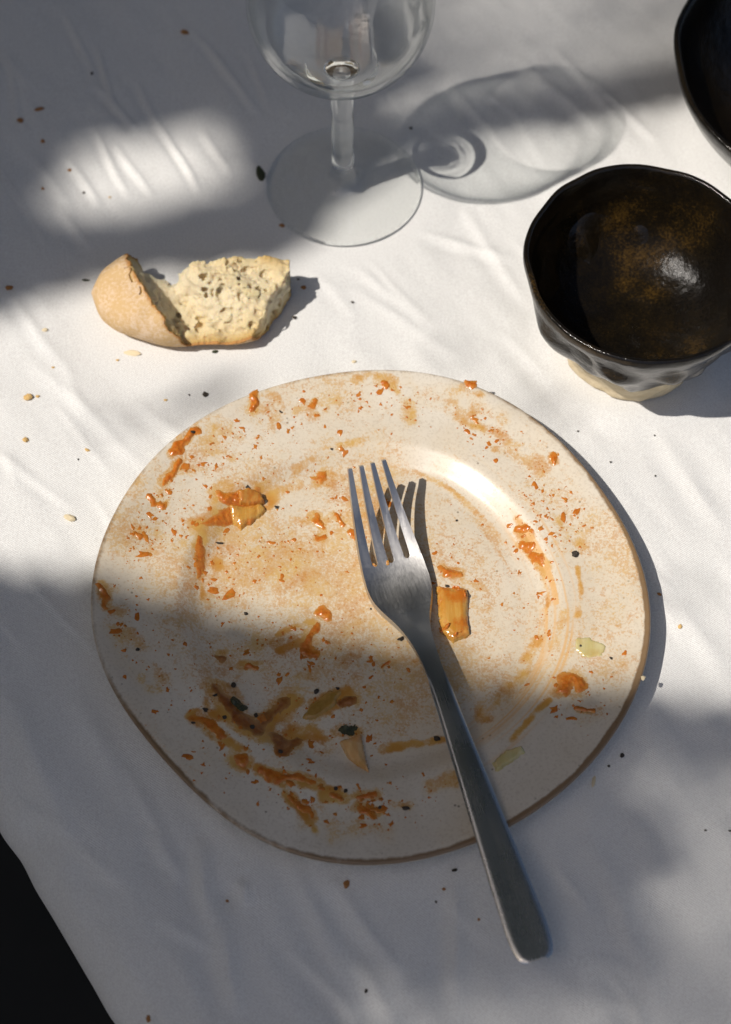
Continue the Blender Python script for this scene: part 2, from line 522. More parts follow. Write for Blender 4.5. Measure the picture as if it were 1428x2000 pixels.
ua = axis(U0 - .24, U1 + .24, -.16, .50, .0012, .012)
va = axis(-.26, V1 + .24, -.05, .50, .0012, .012)
Ug, Vg = np.meshgrid(ua, va, indexing='ij')
ou, du = fold(np.maximum(U0 - Ug, Ug - U1)); ov, dv = fold(np.maximum(RHO - Vg, Vg - V1))
uc = np.clip(Ug, U0, U1) + np.where(Ug < U0, -ou, ou)
vc = np.clip(Vg, RHO, V1) + np.where(Vg < RHO, -ov, ov)
X = E1[0] + uc * UDIR[0] + vc * VDIR[0]
Y = E1[1] + uc * UDIR[1] + vc * VDIR[1]
fade = 1 - sstep(0, .02, du + dv)
Z = -(du + dv) + cloth_z(X, Y) * fade
wav = (.0050 * vnoise(uc * 16, 0, 0, 12) + .0016 * vnoise(uc * 75, 0, 0, 13)) * sstep(.03, .0, vc)
hang = .02 * vnoise(uc * 9, 0, 0, 14) * sstep(0, .18, dv) + .01 * vnoise(uc * 22, 0, 0, 15) * sstep(0, .2, dv)
tuck = wav + np.abs(hang) + .22 * np.maximum(dv - RHO, 0)
X += VDIR[0] * tuck; Y += VDIR[1] * tuck
ni, nj = Ug.shape
I = np.arange(ni * nj).reshape(ni, nj)
Q = np.stack([I[:-1, :-1], I[1:, :-1], I[1:, 1:], I[:-1, 1:]], -1).reshape(-1, 4)[:, ::-1]
cl = obj('tablecloth', np.stack([X, Y, Z], -1).reshape(-1, 3), Q, MAT['cloth'])
tag(cl, 'white creased cotton tablecloth draped over the table edge', 'tablecloth')


def box(c, s, rz=0):
    c, s = np.array(c), np.array(s) / 2
    v = np.array([(i, j, k) for i in (-1, 1) for j in (-1, 1) for k in (-1, 1)]) * s
    ca, sa = math.cos(rz), math.sin(rz)
    v = np.stack([v[:, 0] * ca - v[:, 1] * sa, v[:, 0] * sa + v[:, 1] * ca, v[:, 2]], -1) + c
    return v, [(0, 1, 3, 2), (4, 6, 7, 5), (0, 4, 5, 1), (2, 3, 7, 6), (0, 2, 6, 4), (1, 5, 7, 3)]


tu, tv = (U0 + U1) / 2, (RHO + V1) / 2
tc = E1 + UDIR * tu + VDIR * tv
trz = math.atan2(UDIR[1], UDIR[0])
tb = empty('table', (tc[0], tc[1], FLOOR_Z), trz)
tag(tb, 'wooden table hidden under the white tablecloth', 'table')
v, f = box((0, 0, -FLOOR_Z - .013), (U1 - U0 - .01, V1 - RHO - .01, .014))
obj('table_top', v, f, MAT['wood'], tb, smooth=False)
for sx in (-1, 1):
    for sy in (-1, 1):
        v, f = box((sx * .5, sy * .36, (-FLOOR_Z - .020) / 2), (.05, .05, -FLOOR_Z - .020))
        obj('leg', v, f, MAT['wood'], tb, smooth=False)

# ---------------------------------------------------------------- unseen tree added to shape the light on the table
LIT = [np.array([P(x, y, .002)[:2] for x, y in pts]) for pts in (
    [(-250, 720), (0, 622), (110, 580), (200, 548), (400, 528), (570, 500), (640, 448), (720, 378), (800, 322), (850, 296), (950, 268), (1100, 250), (1250, 225), (1450, 165), (1700, 150),
     (1700, 1385), (1428, 1362), (1300, 1338), (1200, 1338), (1100, 1326), (1000, 1315), (940, 1290), (880, 1262), (780, 1238), (640, 1222), (560, 1208), (480, 1185), (400, 1165), (300, 1138),
     (200, 1112), (100, 1104), (0, 1098), (-250, 1080)],
    [(112, 395), (150, 305), (230, 280), (330, 265), (408, 250), (447, 342), (400, 366), (300, 386), (200, 408), (130, 415)])]


def lit_exact(x, y):
    return np.maximum(poly_sd(x, y, LIT[0]), poly_sd(x, y, LIT[1]))


_lx, _ly = np.arange(-1.3, .75, .003), np.arange(-.8, 1.1, .003)
_LG = lit_exact(*np.meshgrid(_lx, _ly, indexing='ij'))


def lit_at(x, y):
    """distance inside (+) or outside (-) the sunlit areas of the table top"""
    i, j = int(round((x + 1.3) / .003)), int(round((y + .8) / .003))
    if 0 <= i < len(_lx) and 0 <= j < len(_ly): return _LG[i, j]
    return -.5 if x < -1 or y < -.5 or y > .6 else -.1


COVER = np.zeros(_LG.shape, bool)


LV, LF = [], []
PERP1 = np.cross(SD, [0, 0, 1]); PERP1 /= np.linalg.norm(PERP1)
PERP2 = np.cross(SD, PERP1)
lrng = np.random.default_rng(3)


def leaf(c, a, tilt):
    n = -SD + lrng.normal(0, tilt, 3); n /= np.linalg.norm(n)
    d = np.cross(n, lrng.normal(0, 1, 3)); d /= np.linalg.norm(d)
    s = np.cross(n, d); b = len(LV)
    LV.extend([c - d * a, c - d * a * .3 + s * a * .55 + n * a * .12, c + d * a * .45 + s * a * .45 + n * a * .12, c + d * a * 1.05,
               c + d * a * .45 - s * a * .45 + n * a * .12, c - d * a * .3 - s * a * .55 + n * a * .12])
    LF.extend([(b, b + 1, b + 2, b + 3), (b, b + 3, b + 4, b + 5)])


def hang_leaf(sx, sy, dist, a, tilt):
    i, j = int((sx + 1.3) / .003), int((sy + .8) / .003); k = int(a * .5 / .003)
    if 0 < i < len(_lx) and 0 < j < len(_ly): COVER[max(0, i - k):i + k + 1, max(0, j - k):j + k + 1] = True
    leaf(np.array([sx, sy, 0]) - SD * dist, a, tilt)


# leaves added along the outline of each sunlit area
for pi, poly in enumerate(LIT):
    n = len(poly)
    for i in range(n):
        p, q = poly[i], poly[(i + 1) % n]
        L = np.linalg.norm(q - p); m = max(2, int(L / .005))
        nr = np.array([-(q - p)[1], (q - p)[0]]) / L
        for t in np.linspace(0, 1, m):
            for k in range(2):
                a = lrng.uniform(.012, .019)
                c = p + (q - p) * t
                for sg in (-1, 1):
                    e = c + nr * sg * a * lrng.uniform(.75, 1.1)
                    if lit_at(e[0], e[1]) < -a * .62:
                        hang_leaf(e[0], e[1], lrng.uniform(1.7, 2.2) + 1.1 * pi, a, .35)
# added leaves blocking the sun over the rest of the table


def thin(sx, sy):
    """how far the added leaves thin out to let some sun leak through"""
    return float(sstep(-.03, .05, sx) * sstep(.15, .21, sy) * .9 + max(sstep(.055, .13, sx) * sstep(-.01, -.06, sy) * .8, .7 * sstep(-.06, .02, sx) * sstep(-.105, -.14, sy)))


for sx, sy in zip(lrng.uniform(-1.15, .45, 5200), lrng.uniform(-.62, .85, 5200)):
    a = lrng.uniform(.024, .042)
    if lit_at(sx, sy) > -a * 1.12 or thin(sx, sy) > .25: continue
    hang_leaf(sx, sy, lrng.uniform(1.5, 2.2), a, .45)
# leaves added wherever sun would leak through the cover
cells = np.argwhere(~COVER & (_LG < -.012))
lrng.shuffle(cells)
for i, j in cells:
    if COVER[i, j]: continue
    sx, sy = _lx[i], _ly[j]
    if not (-1.1 < sx < .4 and -.55 < sy < .8) or thin(sx, sy) > .25: continue
    hang_leaf(sx, sy, lrng.uniform(1.5, 2.1), min(.032, -_LG[i, j] / 1.05), .25)
# sparse fine leaves added far up the sun's path for a soft half-shade
for k in range(46 * 95):
    sx, sy = -.08 + (k % 46 + lrng.uniform(-.2, 1.2)) * .0093, -.3 + (k // 46 + lrng.uniform(-.2, 1.2)) * .0095
    if lit_at(sx, sy) > -.006 or thin(sx, sy) < .2 or sy > .1 and lrng.random() < .22: continue
    hang_leaf(sx, sy, lrng.uniform(5.2, 6.2), lrng.uniform(.0068, .0105), .3)
# small leaves added high up for faint flecks of shade inside the light
for px, py, a, dist in [(400, 775, .010, 2.6), (330, 800, .008, 2.5), (455, 760, .008, 2.4), (215, 830, .007, 2.6), (1090, 800, .007, 2.6), (1050, 770, .006, 2.4), (880, 690, .006, 2.6),
                        (300, 1045, .007, 2.4), (1340, 1150, .006, 2.5)]:
    c = P(px, py)[:2]
    hang_leaf(c[0], c[1], dist, a, .2)
# unseen leaves added overhead to darken reflections and block sky
n = 0
while n < 9000:
    p = np.array([lrng.uniform(-2.1, 1.5), lrng.uniform(-.1, 2.3), lrng.uniform(1.15, 2.5)])
    c = (p - np.array([-.45, 1.15, 1.75])) / np.array([1.7, 1.25, .8])
    if c @ c > 1 + .3 * vnoise(p[0] * 3, p[1] * 3, p[2] * 3): continue
    n += 1
    s = p - SD * (p[2] / SD[2])
    if lit_at(s[0], s[1]) > -.055 or thin(s[0], s[1]) > .2 and s[0] < .4: continue
    leaf(p, lrng.uniform(.03, .055), .9)


for _ in range(5200):  # low leaves added at the back to darken reflections
    p = np.array([lrng.uniform(-1.7, 1.7), lrng.uniform(1.0, 2.2), lrng.uniform(-.1, 1.5)])
    s = p - SD * (p[2] / SD[2])
    if lit_at(s[0], s[1]) > -.055: continue
    leaf(p, lrng.uniform(.03, .055), .9)


for _ in range(6500):  # leaves added on the left to dim the sky there
    p = np.array([lrng.uniform(-2.6, -.75), lrng.uniform(-1.3, 1.4), lrng.uniform(-.2, 2.2)])
    s = p - SD * (p[2] / SD[2])
    if lit_at(s[0], s[1]) > -.055 or thin(s[0], s[1]) > .2 and s[0] < .4 or s[0] > .3 and abs(s[1]) < .5: continue
    leaf(p, lrng.uniform(.03, .055), .9)


def tube(pts, rad, seg=8):
    pts = np.asarray(pts, float); V, Fq = [], []
    for i, p in enumerate(pts):
        d = pts[min(i + 1, len(pts) - 1)] - pts[max(i - 1, 0)]; d /= np.linalg.norm(d)
        a = np.cross(d, [.3, .9, .2]); a /= np.linalg.norm(a); b = np.cross(d, a)
        for k in range(seg):
            w = 2 * math.pi * k / seg
            V.append(p + (a * math.cos(w) + b * math.sin(w)) * rad[i])
    for i in range(len(pts) - 1):
        for k in range(seg):
            Fq.append((i * seg + k, i * seg + (k + 1) % seg, (i + 1) * seg + (k + 1) % seg, (i + 1) * seg + k))
    return V, Fq


tr = empty('added_shade_tree', (-1.9, 1.9, FLOOR_Z))  # out of view, added only to cast shade and darken reflections
tag(tr, 'unseen leafy tree added to shade the table', 'tree')
tp = np.array(tr.location)
V_, F_ = tube(np.array([(0, 0, 0), (.02, -.01, .5), (-.02, .02, 1.2), (.06, -.03, 1.9), (.14, -.08, 2.5)]), [.13, .10, .09, .075, .05], 12)
obj('trunk', V_, F_, MAT['bark'], tr)
for tgt in ((-.7, -.15, 1.2), (-1.0, .15, 1.35), (-.8, .5, 1.45), (.3, 1.2, 1.75), (-.3, 1.7, 1.9), (-1.9, .8, 1.7)):
    a = np.array((.06, -.03, 1.9)); b = np.array(tgt) - tp
    pts = [a * (1 - t) + b * t + np.array([0, 0, .16 * math.sin(math.pi * t)]) for t in np.linspace(0, 1, 7)]
    keep = []
    for p in pts:
        q = p + tp; s = q - SD * (q[2] / SD[2])
        if lit_at(s[0], s[1]) > -.05: break
        keep.append(p)
    if len(keep) > 2:
        V_, F_ = tube(keep, np.linspace(.05, .014, len(keep)), 8)
        obj('branch', V_, F_, MAT['bark'], tr)
obj('crown', np.array(LV) - tp, LF, MAT['leaf'], tr, smooth=False)

# ---------------------------------------------------------------- dinner plate
_rimpx = [(177, 1210), (190, 1090), (232, 985), (300, 890), (400, 815), (520, 757), (640, 730), (720, 722), (800, 725), (870, 737), (960, 765), (1060, 832), (1140, 908), (1200, 990),
          (1245, 1080), (1271, 1190), (1262, 1290), (1235, 1370), (1190, 1450), (1120, 1520), (1010, 1607), (900, 1655), (800, 1680), (700, 1688), (600, 1676), (500, 1634), (400, 1564), (310, 1474), (240, 1376), (195, 1290)]
_w = np.array([P(x, y, .0131)[:2] for x, y in _rimpx])
PC = (_w.max(0) + _w.min(0)) / 2
_t = np.arctan2(_w[:, 1] - PC[1], _w[:, 0] - PC[0]); _r = np.hypot(*(_w - PC).T)
_A = np.stack([np.ones_like(_t)] + [g(k * _t) for k in range(1, 8) for g in (np.cos, np.sin)], -1)
_cf = np.linalg.lstsq(_A, _r, rcond=None)[0]


def plate_R(th):
    th = np.asarray(th, float)
    s = np.full_like(th, _cf[0])
    for k in range(1, 8):
        s = s + _cf[2 * k - 1] * np.cos(k * th) + _cf[2 * k] * np.sin(k * th)
    return s


_prof = spline([0, .3, .50, .575, .62, .655, .69, .73, .82, .92, .975, 1.0],
               [.0042, .0041, .0040, .0041, .0052, .0074, .0094, .0101, .0107, .0122, .0133, .0136])


def plate_z(x, y):
    dx, dy = np.asarray(x, float) - PC[0], np.asarray(y, float) - PC[1]
    th = np.arctan2(dy, dx); q = np.hypot(dx, dy) / plate_R(th)
    wob = .0006 * vnoise(np.cos(th) * 1.6 + 5, np.sin(th) * 1.6 + 5, 0, 21) * sstep(.6, 1, q) + .00035 * vnoise(dx * 45, dy * 45, 0, 22)
    well = .02 * vnoise(np.cos(th) * 1.2 + 2, np.sin(th) * 1.2 + 2, 0, 23)
    return _prof(np.clip(q + well * sstep(.4, .62, q) * sstep(.95, .7, q), 0, 1)) + wob


def on_plate(px, py):
    z = .006
    for _ in range(3):
        p = P(px, py, z); z = float(plate_z(p[0], p[1]))
    return np.array([p[0], p[1], z])


SA, SDK, GR = MAT['sauce'], MAT['sauce_dark'], MAT['grease']
BLOBS = [
    ('sauce_drop', [(497, 770, 7), (494, 788, 9), (495, 800, 6)], .0022, SA, 'upright orange sauce clot perched on the plate rim toward the bread', 'sauce'),
    ('sauce_smear', [(385, 838, 8), (368, 857, 9), (350, 877, 10), (338, 885, 7)], .0020, SA, 'long orange sauce smear along the outer rim edge, with a pepper flake', 'sauce'),
    ('sauce_smear', [(354, 899, 9), (338, 918, 8), (322, 935, 5), (315, 943, 4)], .0019, SA, 'tapering orange sauce smear just inside the long rim smear', 'sauce'),
    ('sauce_smear', [(293, 973, 8), (302, 983, 6), (318, 988, 8), (325, 984, 5)], .0015, SA, 'two-lobed orange sauce dab on the rim beyond the onion clump', 'sauce'),
    ('sauce_smear', [(430, 958, 8), (450, 972, 20), (470, 980, 20), (490, 975, 16), (512, 966, 8)], .0028, SA, 'big glossy orange sauce clump holding an onion slice', 'sauce'),
    ('sauce_smear', [(385, 1030, 5), (408, 1026, 10), (435, 1015, 13), (455, 1000, 14)], .0018, SA, 'orange sauce tail trailing from the big clump toward the rim', 'sauce'),
    ('sauce_smear', [(393, 1055, 6), (390, 1075, 9), (393, 1100, 8), (390, 1125, 5)], .0010, SA, 'thin orange sauce strand running down the well wall', 'sauce'),
    ('sauce_drop', [(618, 935, 8), (630, 929, 11), (622, 940, 8)], .0022, SA, 'pointed orange sauce dab in the well beside the fork tines', 'sauce'),
    ('sauce_smear', [(613, 1005, 6), (619, 1018, 9), (630, 1033, 5)], .0018, SA, 'hooked orange sauce dab, second in the row nearing the tines', 'sauce'),
    ('sauce_smear', [(653, 1004, 6), (660, 1014, 6), (669, 1024, 7)], .0018, SA, 'slim dumbbell-shaped orange sauce dab beside the outer tine', 'sauce'),
    ('sauce_drop', [(622, 1050, 7), (633, 1051, 9)], .0018, SA, 'round orange sauce drop below the hooked dab', 'sauce'),
    ('sauce_drop', [(687, 1042, 8), (692, 1049, 6)], .0018, SA, 'orange sauce drop tucked against the outer fork tine', 'sauce'),
    ('sauce_drop', [(626, 1197, 8), (634, 1202, 11)], .0024, SA, 'large shiny orange sauce drop at the brink of the shade', 'sauce'),
    ('sauce_drop', [(666, 874, 6)], .0012, SA, 'small orange sauce drop on the well wall above the tines', 'sauce'),
    ('sauce_drop', [(614, 783, 4), (609, 795, 6)], .0010, SA, 'small orange sauce fleck on the rim above the well', 'sauce'),
    ('sauce_drop', [(620, 811, 6)], .0012, SA, 'little orange sauce bead beside the rim fleck', 'sauce'),
    ('sauce_smear', [(197, 1147, 7), (204, 1165, 9), (209, 1185, 7)], .0016, SA, 'straight orange sauce stroke on the shaded rim by the plate edge', 'sauce'),
    ('sauce_drop', [(270, 1046, 8), (262, 1038, 4)], .0012, SA, 'orange sauce dab on the rim above the shade line', 'sauce'),
    ('sauce_smear', [(744, 747, 6), (754, 754, 7)], .0012, SA, 'small orange sauce dab on the far rim', 'sauce'),
    ('sauce_smear', [(913, 749, 6), (925, 753, 6)], .0012, SA, 'orange sauce dab at the far plate edge facing the bowl', 'sauce'),
    ('sauce_drop', [(1080, 894, 8), (1082, 901, 7)], .0022, SA, 'lone round orange sauce drop on the rim facing the bowl', 'sauce'),
    ('sauce_smear', [(1012, 1036, 7), (1024, 1033, 7)], .0013, SA, 'orange sauce crumb highest on the well wall by the peppercorn', 'sauce'),
    ('sauce_smear', [(1018, 1063, 7), (1036, 1065, 7), (1031, 1073, 6)], .0015, SA, 'triangular orange sauce crumb on the well wall by the peppercorn', 'sauce'),
    ('sauce_smear', [(1037, 1085, 7), (1056, 1093, 8), (1060, 1103, 6)], .0014, SA, 'glistening orange sauce pair lowest on the well wall by the peppercorn', 'sauce'),
    ('sauce_smear', [(866, 1112, 7), (876, 1118, 10), (897, 1121, 7)], .0026, SA, 'chunky orange sauce clot beside the fork above the onion square', 'sauce'),
    ('sauce_smear', [(616, 1222, 7), (598, 1243, 7), (598, 1266, 10), (618, 1277, 9)], .0016, SA, 'comma-shaped orange sauce smear just inside the shade', 'sauce'),
    ('sauce_drop', [(431, 1283, 12)], .0016, SDK, 'round dark brown sauce spot in the shaded well', 'sauce'),
    ('sauce_smear', [(482, 1303, 6), (500, 1303, 6)], .0010, SA, 'short reddish sauce dash near the round brown spot', 'sauce'),
    ('sauce_smear', [(425, 1345, 14), (446, 1378, 16), (468, 1408, 20), (498, 1420, 18), (522, 1405, 16), (542, 1383, 12), (563, 1360, 6)], .0017, SDK, 'large dark brown boat-shaped sauce smear with black flecks', 'sauce'),
    ('sauce_smear', [(380, 1400, 7), (400, 1412, 11), (424, 1430, 10), (436, 1440, 6)], .0010, SA, 'orange sauce fringe outside the dark boat-shaped smear', 'sauce'),
    ('sauce_smear', [(462, 1478, 12), (472, 1489, 13)], .0017, SA, 'stubby orange sauce blob on the shaded well wall', 'sauce'),
    ('sauce_smear', [(510, 1505, 8), (545, 1520, 10), (575, 1520, 7), (615, 1530, 5)], .0012, SA, 'orange sauce streak following the shaded rim', 'sauce'),
    ('sauce_smear', [(568, 1556, 5), (586, 1573, 7), (606, 1590, 6), (612, 1600, 4)], .0012, SA, 'slanting orange sauce streak lowest on the shaded rim', 'sauce'),
    ('sauce_smear', [(650, 1556, 9), (668, 1562, 7)], .0012, SA, 'orange sauce patch below two pepper grains on the shaded rim', 'sauce'),
    ('sauce_smear', [(704, 1556, 7), (735, 1552, 6)], .0010, SA, 'flat orange sauce dash beside the two-grain patch', 'sauce'),
    ('sauce_smear', [(712, 1580, 9), (726, 1588, 10)], .0012, SA, 'ragged orange sauce patch low on the shaded rim', 'sauce'),
    ('sauce_smear', [(1090, 1346, 7), (1108, 1342, 14), (1113, 1326, 13), (1128, 1335, 12)], .0026, SA, 'big triangular orange sauce chunk on the shaded rim', 'sauce'),
    ('sauce_smear', [(1128, 1385, 6), (1142, 1389, 6), (1158, 1391, 3)], .0015, SA, 'small orange sauce dash below the triangular chunk', 'sauce'),
    ('sauce_smear', [(540, 1440, 14), (548, 1462, 15), (570, 1452, 10)], .0012, SDK, 'brown smudge of sauce below the boat-shaped smear', 'sauce'),
    ('sauce_smear', [(665, 1372, 10), (682, 1366, 12)], .0012, SDK, 'brown sauce dab beside the olive-green onion strip', 'sauce'),
    ('sauce_smear', [(746, 1302, 4), (760, 1294, 4)], .0010, SA, 'reddish sauce fleck in the shaded well near the handle', 'sauce'),
]

# stains left by the sauce: measured strokes (points, radius in photo pixels, strength)
STAIN = [
    ([(250, 1010), (330, 930), (420, 860), (520, 800)], 60, .34), ([(235, 1060), (330, 1050), (420, 1040)], 55, .32), ([(340, 880), (360, 850), (385, 830)], 16, .55),
    ([(300, 965), (330, 925)], 20, .45), ([(400, 1020), (450, 980), (510, 975)], 34, .95), ([(395, 1040), (388, 1090), (400, 1160)], 15, .85), ([(425, 1090), (420, 1130), (400, 1165)], 20, .7),
    ([(525, 940), (580, 915), (640, 880), (720, 860)], 14, .42), ([(560, 950), (640, 935)], 24, .35), ([(600, 1010), (660, 1020)], 26, .35), ([(500, 1060), (620, 1110), (700, 1160)], 60, .26),
    ([(590, 790), (625, 800), (680, 770)], 30, .36), ([(690, 745), (760, 745), (800, 790), (800, 820)], 16, .45), ([(880, 800), (930, 830), (975, 850)], 26, .55), ([(905, 755), (945, 770)], 14, .45),
    ([(990, 860), (1060, 920), (1080, 990)], 26, .34), ([(1010, 1010), (1040, 1070), (1065, 1110)], 15, .62), ([(1090, 1005), (1115, 1030), (1140, 1070)], 24, .42),
    ([(1062, 1100), (1070, 1180), (1055, 1250)], 10, .55), ([(1130, 1110), (1136, 1160), (1130, 1200)], 8, .8), ([(1100, 1200), (1080, 1280)], 20, .36), ([(1050, 1250), (1000, 1330), (950, 1400)], 22, .55),
    ([(1073, 1368), (1030, 1410), (1000, 1445)], 7, .75), ([(750, 1465), (810, 1452), (870, 1442)], 11, .85), ([(840, 1540), (900, 1520)], 20, .4),
    ([(900, 1160), (960, 1180)], 40, .28), ([(860, 1110), (940, 1150)], 20, .35),
    ([(210, 1150), (250, 1240), (300, 1320)], 36, .36), ([(540, 1240), (580, 1220), (610, 1215)], 12, .6), ([(500, 1250), (560, 1260), (660, 1250)], 34, .38),
    ([(590, 1320), (680, 1290), (760, 1290)], 34, .34), ([(700, 1350), (780, 1340)], 50, .26), ([(545, 1270), (600, 1250)], 10, .7), ([(470, 1300), (520, 1300)], 12, .5),
    ([(420, 1340), (440, 1400), (500, 1430), (570, 1370)], 26, .95), ([(385, 1400), (430, 1440), (480, 1470)], 14, .85), ([(540, 1440), (600, 1430), (640, 1460)], 24, .75),
    ([(610, 1390), (650, 1360), (690, 1360)], 22, .8), ([(505, 1500), (560, 1522), (620, 1530)], 14, .9), ([(640, 1550), (730, 1555)], 16, .8), ([(565, 1552), (590, 1580), (615, 1620)], 11, .85),
    ([(700, 1575), (735, 1585)], 20, .7), ([(770, 1570), (800, 1575)], 16, .55), ([(600, 1600), (760, 1620)], 26, .34), ([(450, 1480), (480, 1490)], 18, .8), ([(660, 1430), (700, 1425)], 18, .6),
    ([(1100, 1330), (1150, 1390)], 26, .30), ([(1180, 1150), (1200, 1230)], 26, .22), ([(740, 1010), (860, 1080), (940, 1040)], 70, .20), ([(860, 1000), (1000, 1120), (1000, 1230)], 60, .20),
    ([(760, 1220), (860, 1330)], 60, .22), ([(810, 770), (900, 780), (980, 820)], 40, .26), ([(640, 760), (760, 800)], 40, .20), ([(560, 720), (400, 800)], 30, .25)]
nr, nt = 330, 1100
qs = np.concatenate([np.linspace(0.004, .99, nr - 26), .99 + .01 * np.sin(np.linspace(0, math.pi / 2, 27)[1:])])
th = np.linspace(0, 2 * math.pi, nt, endpoint=False)
QQ, TT = np.meshgrid(qs, th, indexing='ij')
RR = plate_R(TT)
PX, PY = PC[0] + QQ * RR * np.cos(TT), PC[1] + QQ * RR * np.sin(TT)
PZ = plate_z(PX, PY)
PZ[-26:] -= (.0010 * (1 - np.cos(np.linspace(0, math.pi / 2, 26))))[:, None]
# chipped, uneven lip
film = np.zeros_like(PX)
_n31 = fbm(PX * 110, PY * 110, 0, 3, 31)
_n42 = np.clip(.85 + 1.1 * fbm(PX * 210, PY * 210, 0, 2, 42), .3, 1.2)
_n38 = fbm(PX * 160, PY * 160, 0, 3, 38)
for pts, r, s in STAIN:
    W = [on_plate(*p) for p in pts]; rw = r / 5200
    D = np.full_like(PX, 9.)
    for a, b in zip(W[:-1], W[1:]):
        D = np.minimum(D, seg_dist(PX, PY, a, b)[0])
    D = D + rw * 1.1 * _n31
    film = np.maximum(film, min(1., s * 1.18) * sstep(rw * 1.5, rw * .2, D) * _n42)
for nm_, pts, *_ in BLOBS:
    W = [on_plate(*p[:2]) for p in pts]; rw = max(p[2] for p in pts) / 5200
    D = np.full_like(PX, 9.)
    for a, b in (zip(W[:-1], W[1:]) if len(W) > 1 else [(W[0], W[0] + 1e-5)]):
        D = np.minimum(D, seg_dist(PX, PY, a, b)[0])
    D = D + rw * 1.2 * _n38
    film = np.maximum(film, .55 * sstep(rw * 2.2, rw * .7, D))
film = np.maximum(film, .15 + .50 * fbm(PX * 24, PY * 24, 0, 4, 33))
film = np.maximum(film, .47 * sstep(1.0, .55, QQ) * sstep(.15, .55, np.cos(TT - R(145))) * (.75 + .7 * fbm(PX * 40, PY * 40, 0, 3, 39)))
film = np.maximum(film, .36 * sstep(.66, .45, QQ) * (.85 + .6 * fbm(PX * 35, PY * 35, 0, 3, 34)))
wipe = np.clip(2.2 * vnoise(QQ * 34 + .6 * np.sin(3 * TT), TT * 2.2, 0, 45) - .12, 0, 1) * np.clip(.4 + 2.2 * vnoise(PX * 16 + 3, PY * 16 + 3, 0, 46), 0, 1) * sstep(.30, .45, QQ) * sstep(.97, .9, QQ)
film = np.maximum(film, .52 * wipe)
# wiping arcs left by the fork and bread
w_arc = sstep(.55, .62, QQ) * sstep(.80, .70, QQ) * sstep(-1.25, -.7, (TT + math.pi) % (2 * math.pi) - math.pi) * sstep(.75, .35, (TT + math.pi) % (2 * math.pi) - math.pi)
streak = w_arc * np.clip(1.6 * vnoise(QQ * 95, TT * 1.7, 0, 35) + .9 * vnoise(QQ * 210, TT * 3, 0, 36), 0, 1)
edge = sstep(.966, .997, QQ) * (.85 + .9 * vnoise(np.cos(TT) * 3, np.sin(TT) * 3, 0, 37)) * (.45 + .55 * sstep(.2, -.6, np.sin(TT - .4)) + .4 * sstep(.3, .9, np.cos(TT)))
# underside: lip, wall, foot ring
un = [(1.0, .0119), (.998, .0109), (.99, .0100), (.96, .0092), (.86, .0066), (.74, .0035), (.70, .0006), (.685, .0), (.66, .0), (.65, .0012), (.4, .0016), (.004, .0016)]
UX = np.stack([PC[0] + q * RR[0] * np.cos(th) for q, z in un]); UY = np.stack([PC[1] + q * RR[0] * np.sin(th) for q, z in un])
lipw = PZ[-1] - .0126
UZ = np.stack([z + lipw * sstep(.8, 1, q) for q, z in un])
allX = np.concatenate([PX, UX]); allY = np.concatenate([PY, UY]); allZ = np.concatenate([PZ, UZ])
z0 = np.zeros((len(un), nt))
film = np.concatenate([film, z0]); streak = np.concatenate([streak, z0]); edge = np.concatenate([edge, z0 + .12])
n0 = allX.shape[0]
I = np.arange(n0 * nt).reshape(n0, nt); J = np.roll(I, -1, 1)
Q = np.stack([I[:-1], I[1:], J[1:], J[:-1]], -1).reshape(-1, 4)
reg = np.repeat(np.where(qs[:-1] < .655, 0, 1).tolist() + [1] * 4 + [2] * (n0 - 1 - (nr - 1) - 4), nt)
plate = empty('dinner_plate', (PC[0], PC[1], 0))
tag(plate, 'off-white speckled stoneware plate smeared with orange tomato sauce', 'plate')
split_parts(np.stack([allX - PC[0], allY - PC[1], allZ], -1).reshape(-1, 3), Q, reg, {0: ('well', MAT['plate']), 1: ('rim', MAT['plate']), 2: ('foot', MAT['plate'])}, plate,
            dict(film=film.ravel(), streak=streak.ravel(), edge=edge.ravel()))

# ---------------------------------------------------------------- food left on the plate
G_SAUCE = 'sauce left on the plate'


def patch(name, fields, h, mat, step=.00035, flat=False, surf=None, lift=0):
    """a puddle or slice lying on the plate: fields = list of (x,y)->inside distance in metres, with its box"""
    surf = surf or plate_z
    x0, y0, x1, y1 = fields['box']
    xs, ys = np.arange(x0, x1, step), np.arange(y0, y1, step)
    gx, gy = np.meshgrid(xs, ys, indexing='ij')
    d = fields['f'](gx, gy)
    rad = fields['r']
    if flat: H = h * np.sqrt(np.clip(d / (rad * .25), 0, 1))
    else:
        q = np.clip(d / rad, 0, 1); H = h * (.30 * np.sqrt(q) + .70 * sstep(.1, 1, q)) * (1 + .9 * fbm(gx * 700, gy * 700, 0, 3, 41))
    base = surf(gx, gy)
    gz = np.where(d > 0, base + H + lift * sstep(0, rad, d), base - .0002)
    c = np.array([(x0 + x1) / 2, (y0 + y1) / 2])
    m = d > -step * 1.5
    cell = m[:-1, :-1] & m[1:, :-1] & m[1:, 1:] & m[:-1, 1:] & ((d[:-1, :-1] > 0) | (d[1:, :-1] > 0) | (d[1:, 1:] > 0) | (d[:-1, 1:] > 0))
    ni, nj = gx.shape; I = np.arange(ni * nj).reshape(ni, nj)
    Q = np.stack([I[:-1, :-1], I[1:, :-1], I[1:, 1:], I[:-1, 1:]], -1)[cell]
    idx, inv = np.unique(Q.ravel(), return_inverse=True)
    zc = float(surf(np.array([c[0]]), np.array([c[1]]))[0])
    top = np.stack([gx - c[0], gy - c[1], gz - zc], -1).reshape(-1, 3)[idx]
    o = obj(name, top, inv.reshape(-1, 4), mat, attrs=dict(thick=np.clip(d / rad, 0, 1).ravel()[idx]))
    o.location = (c[0], c[1], zc)
    return o


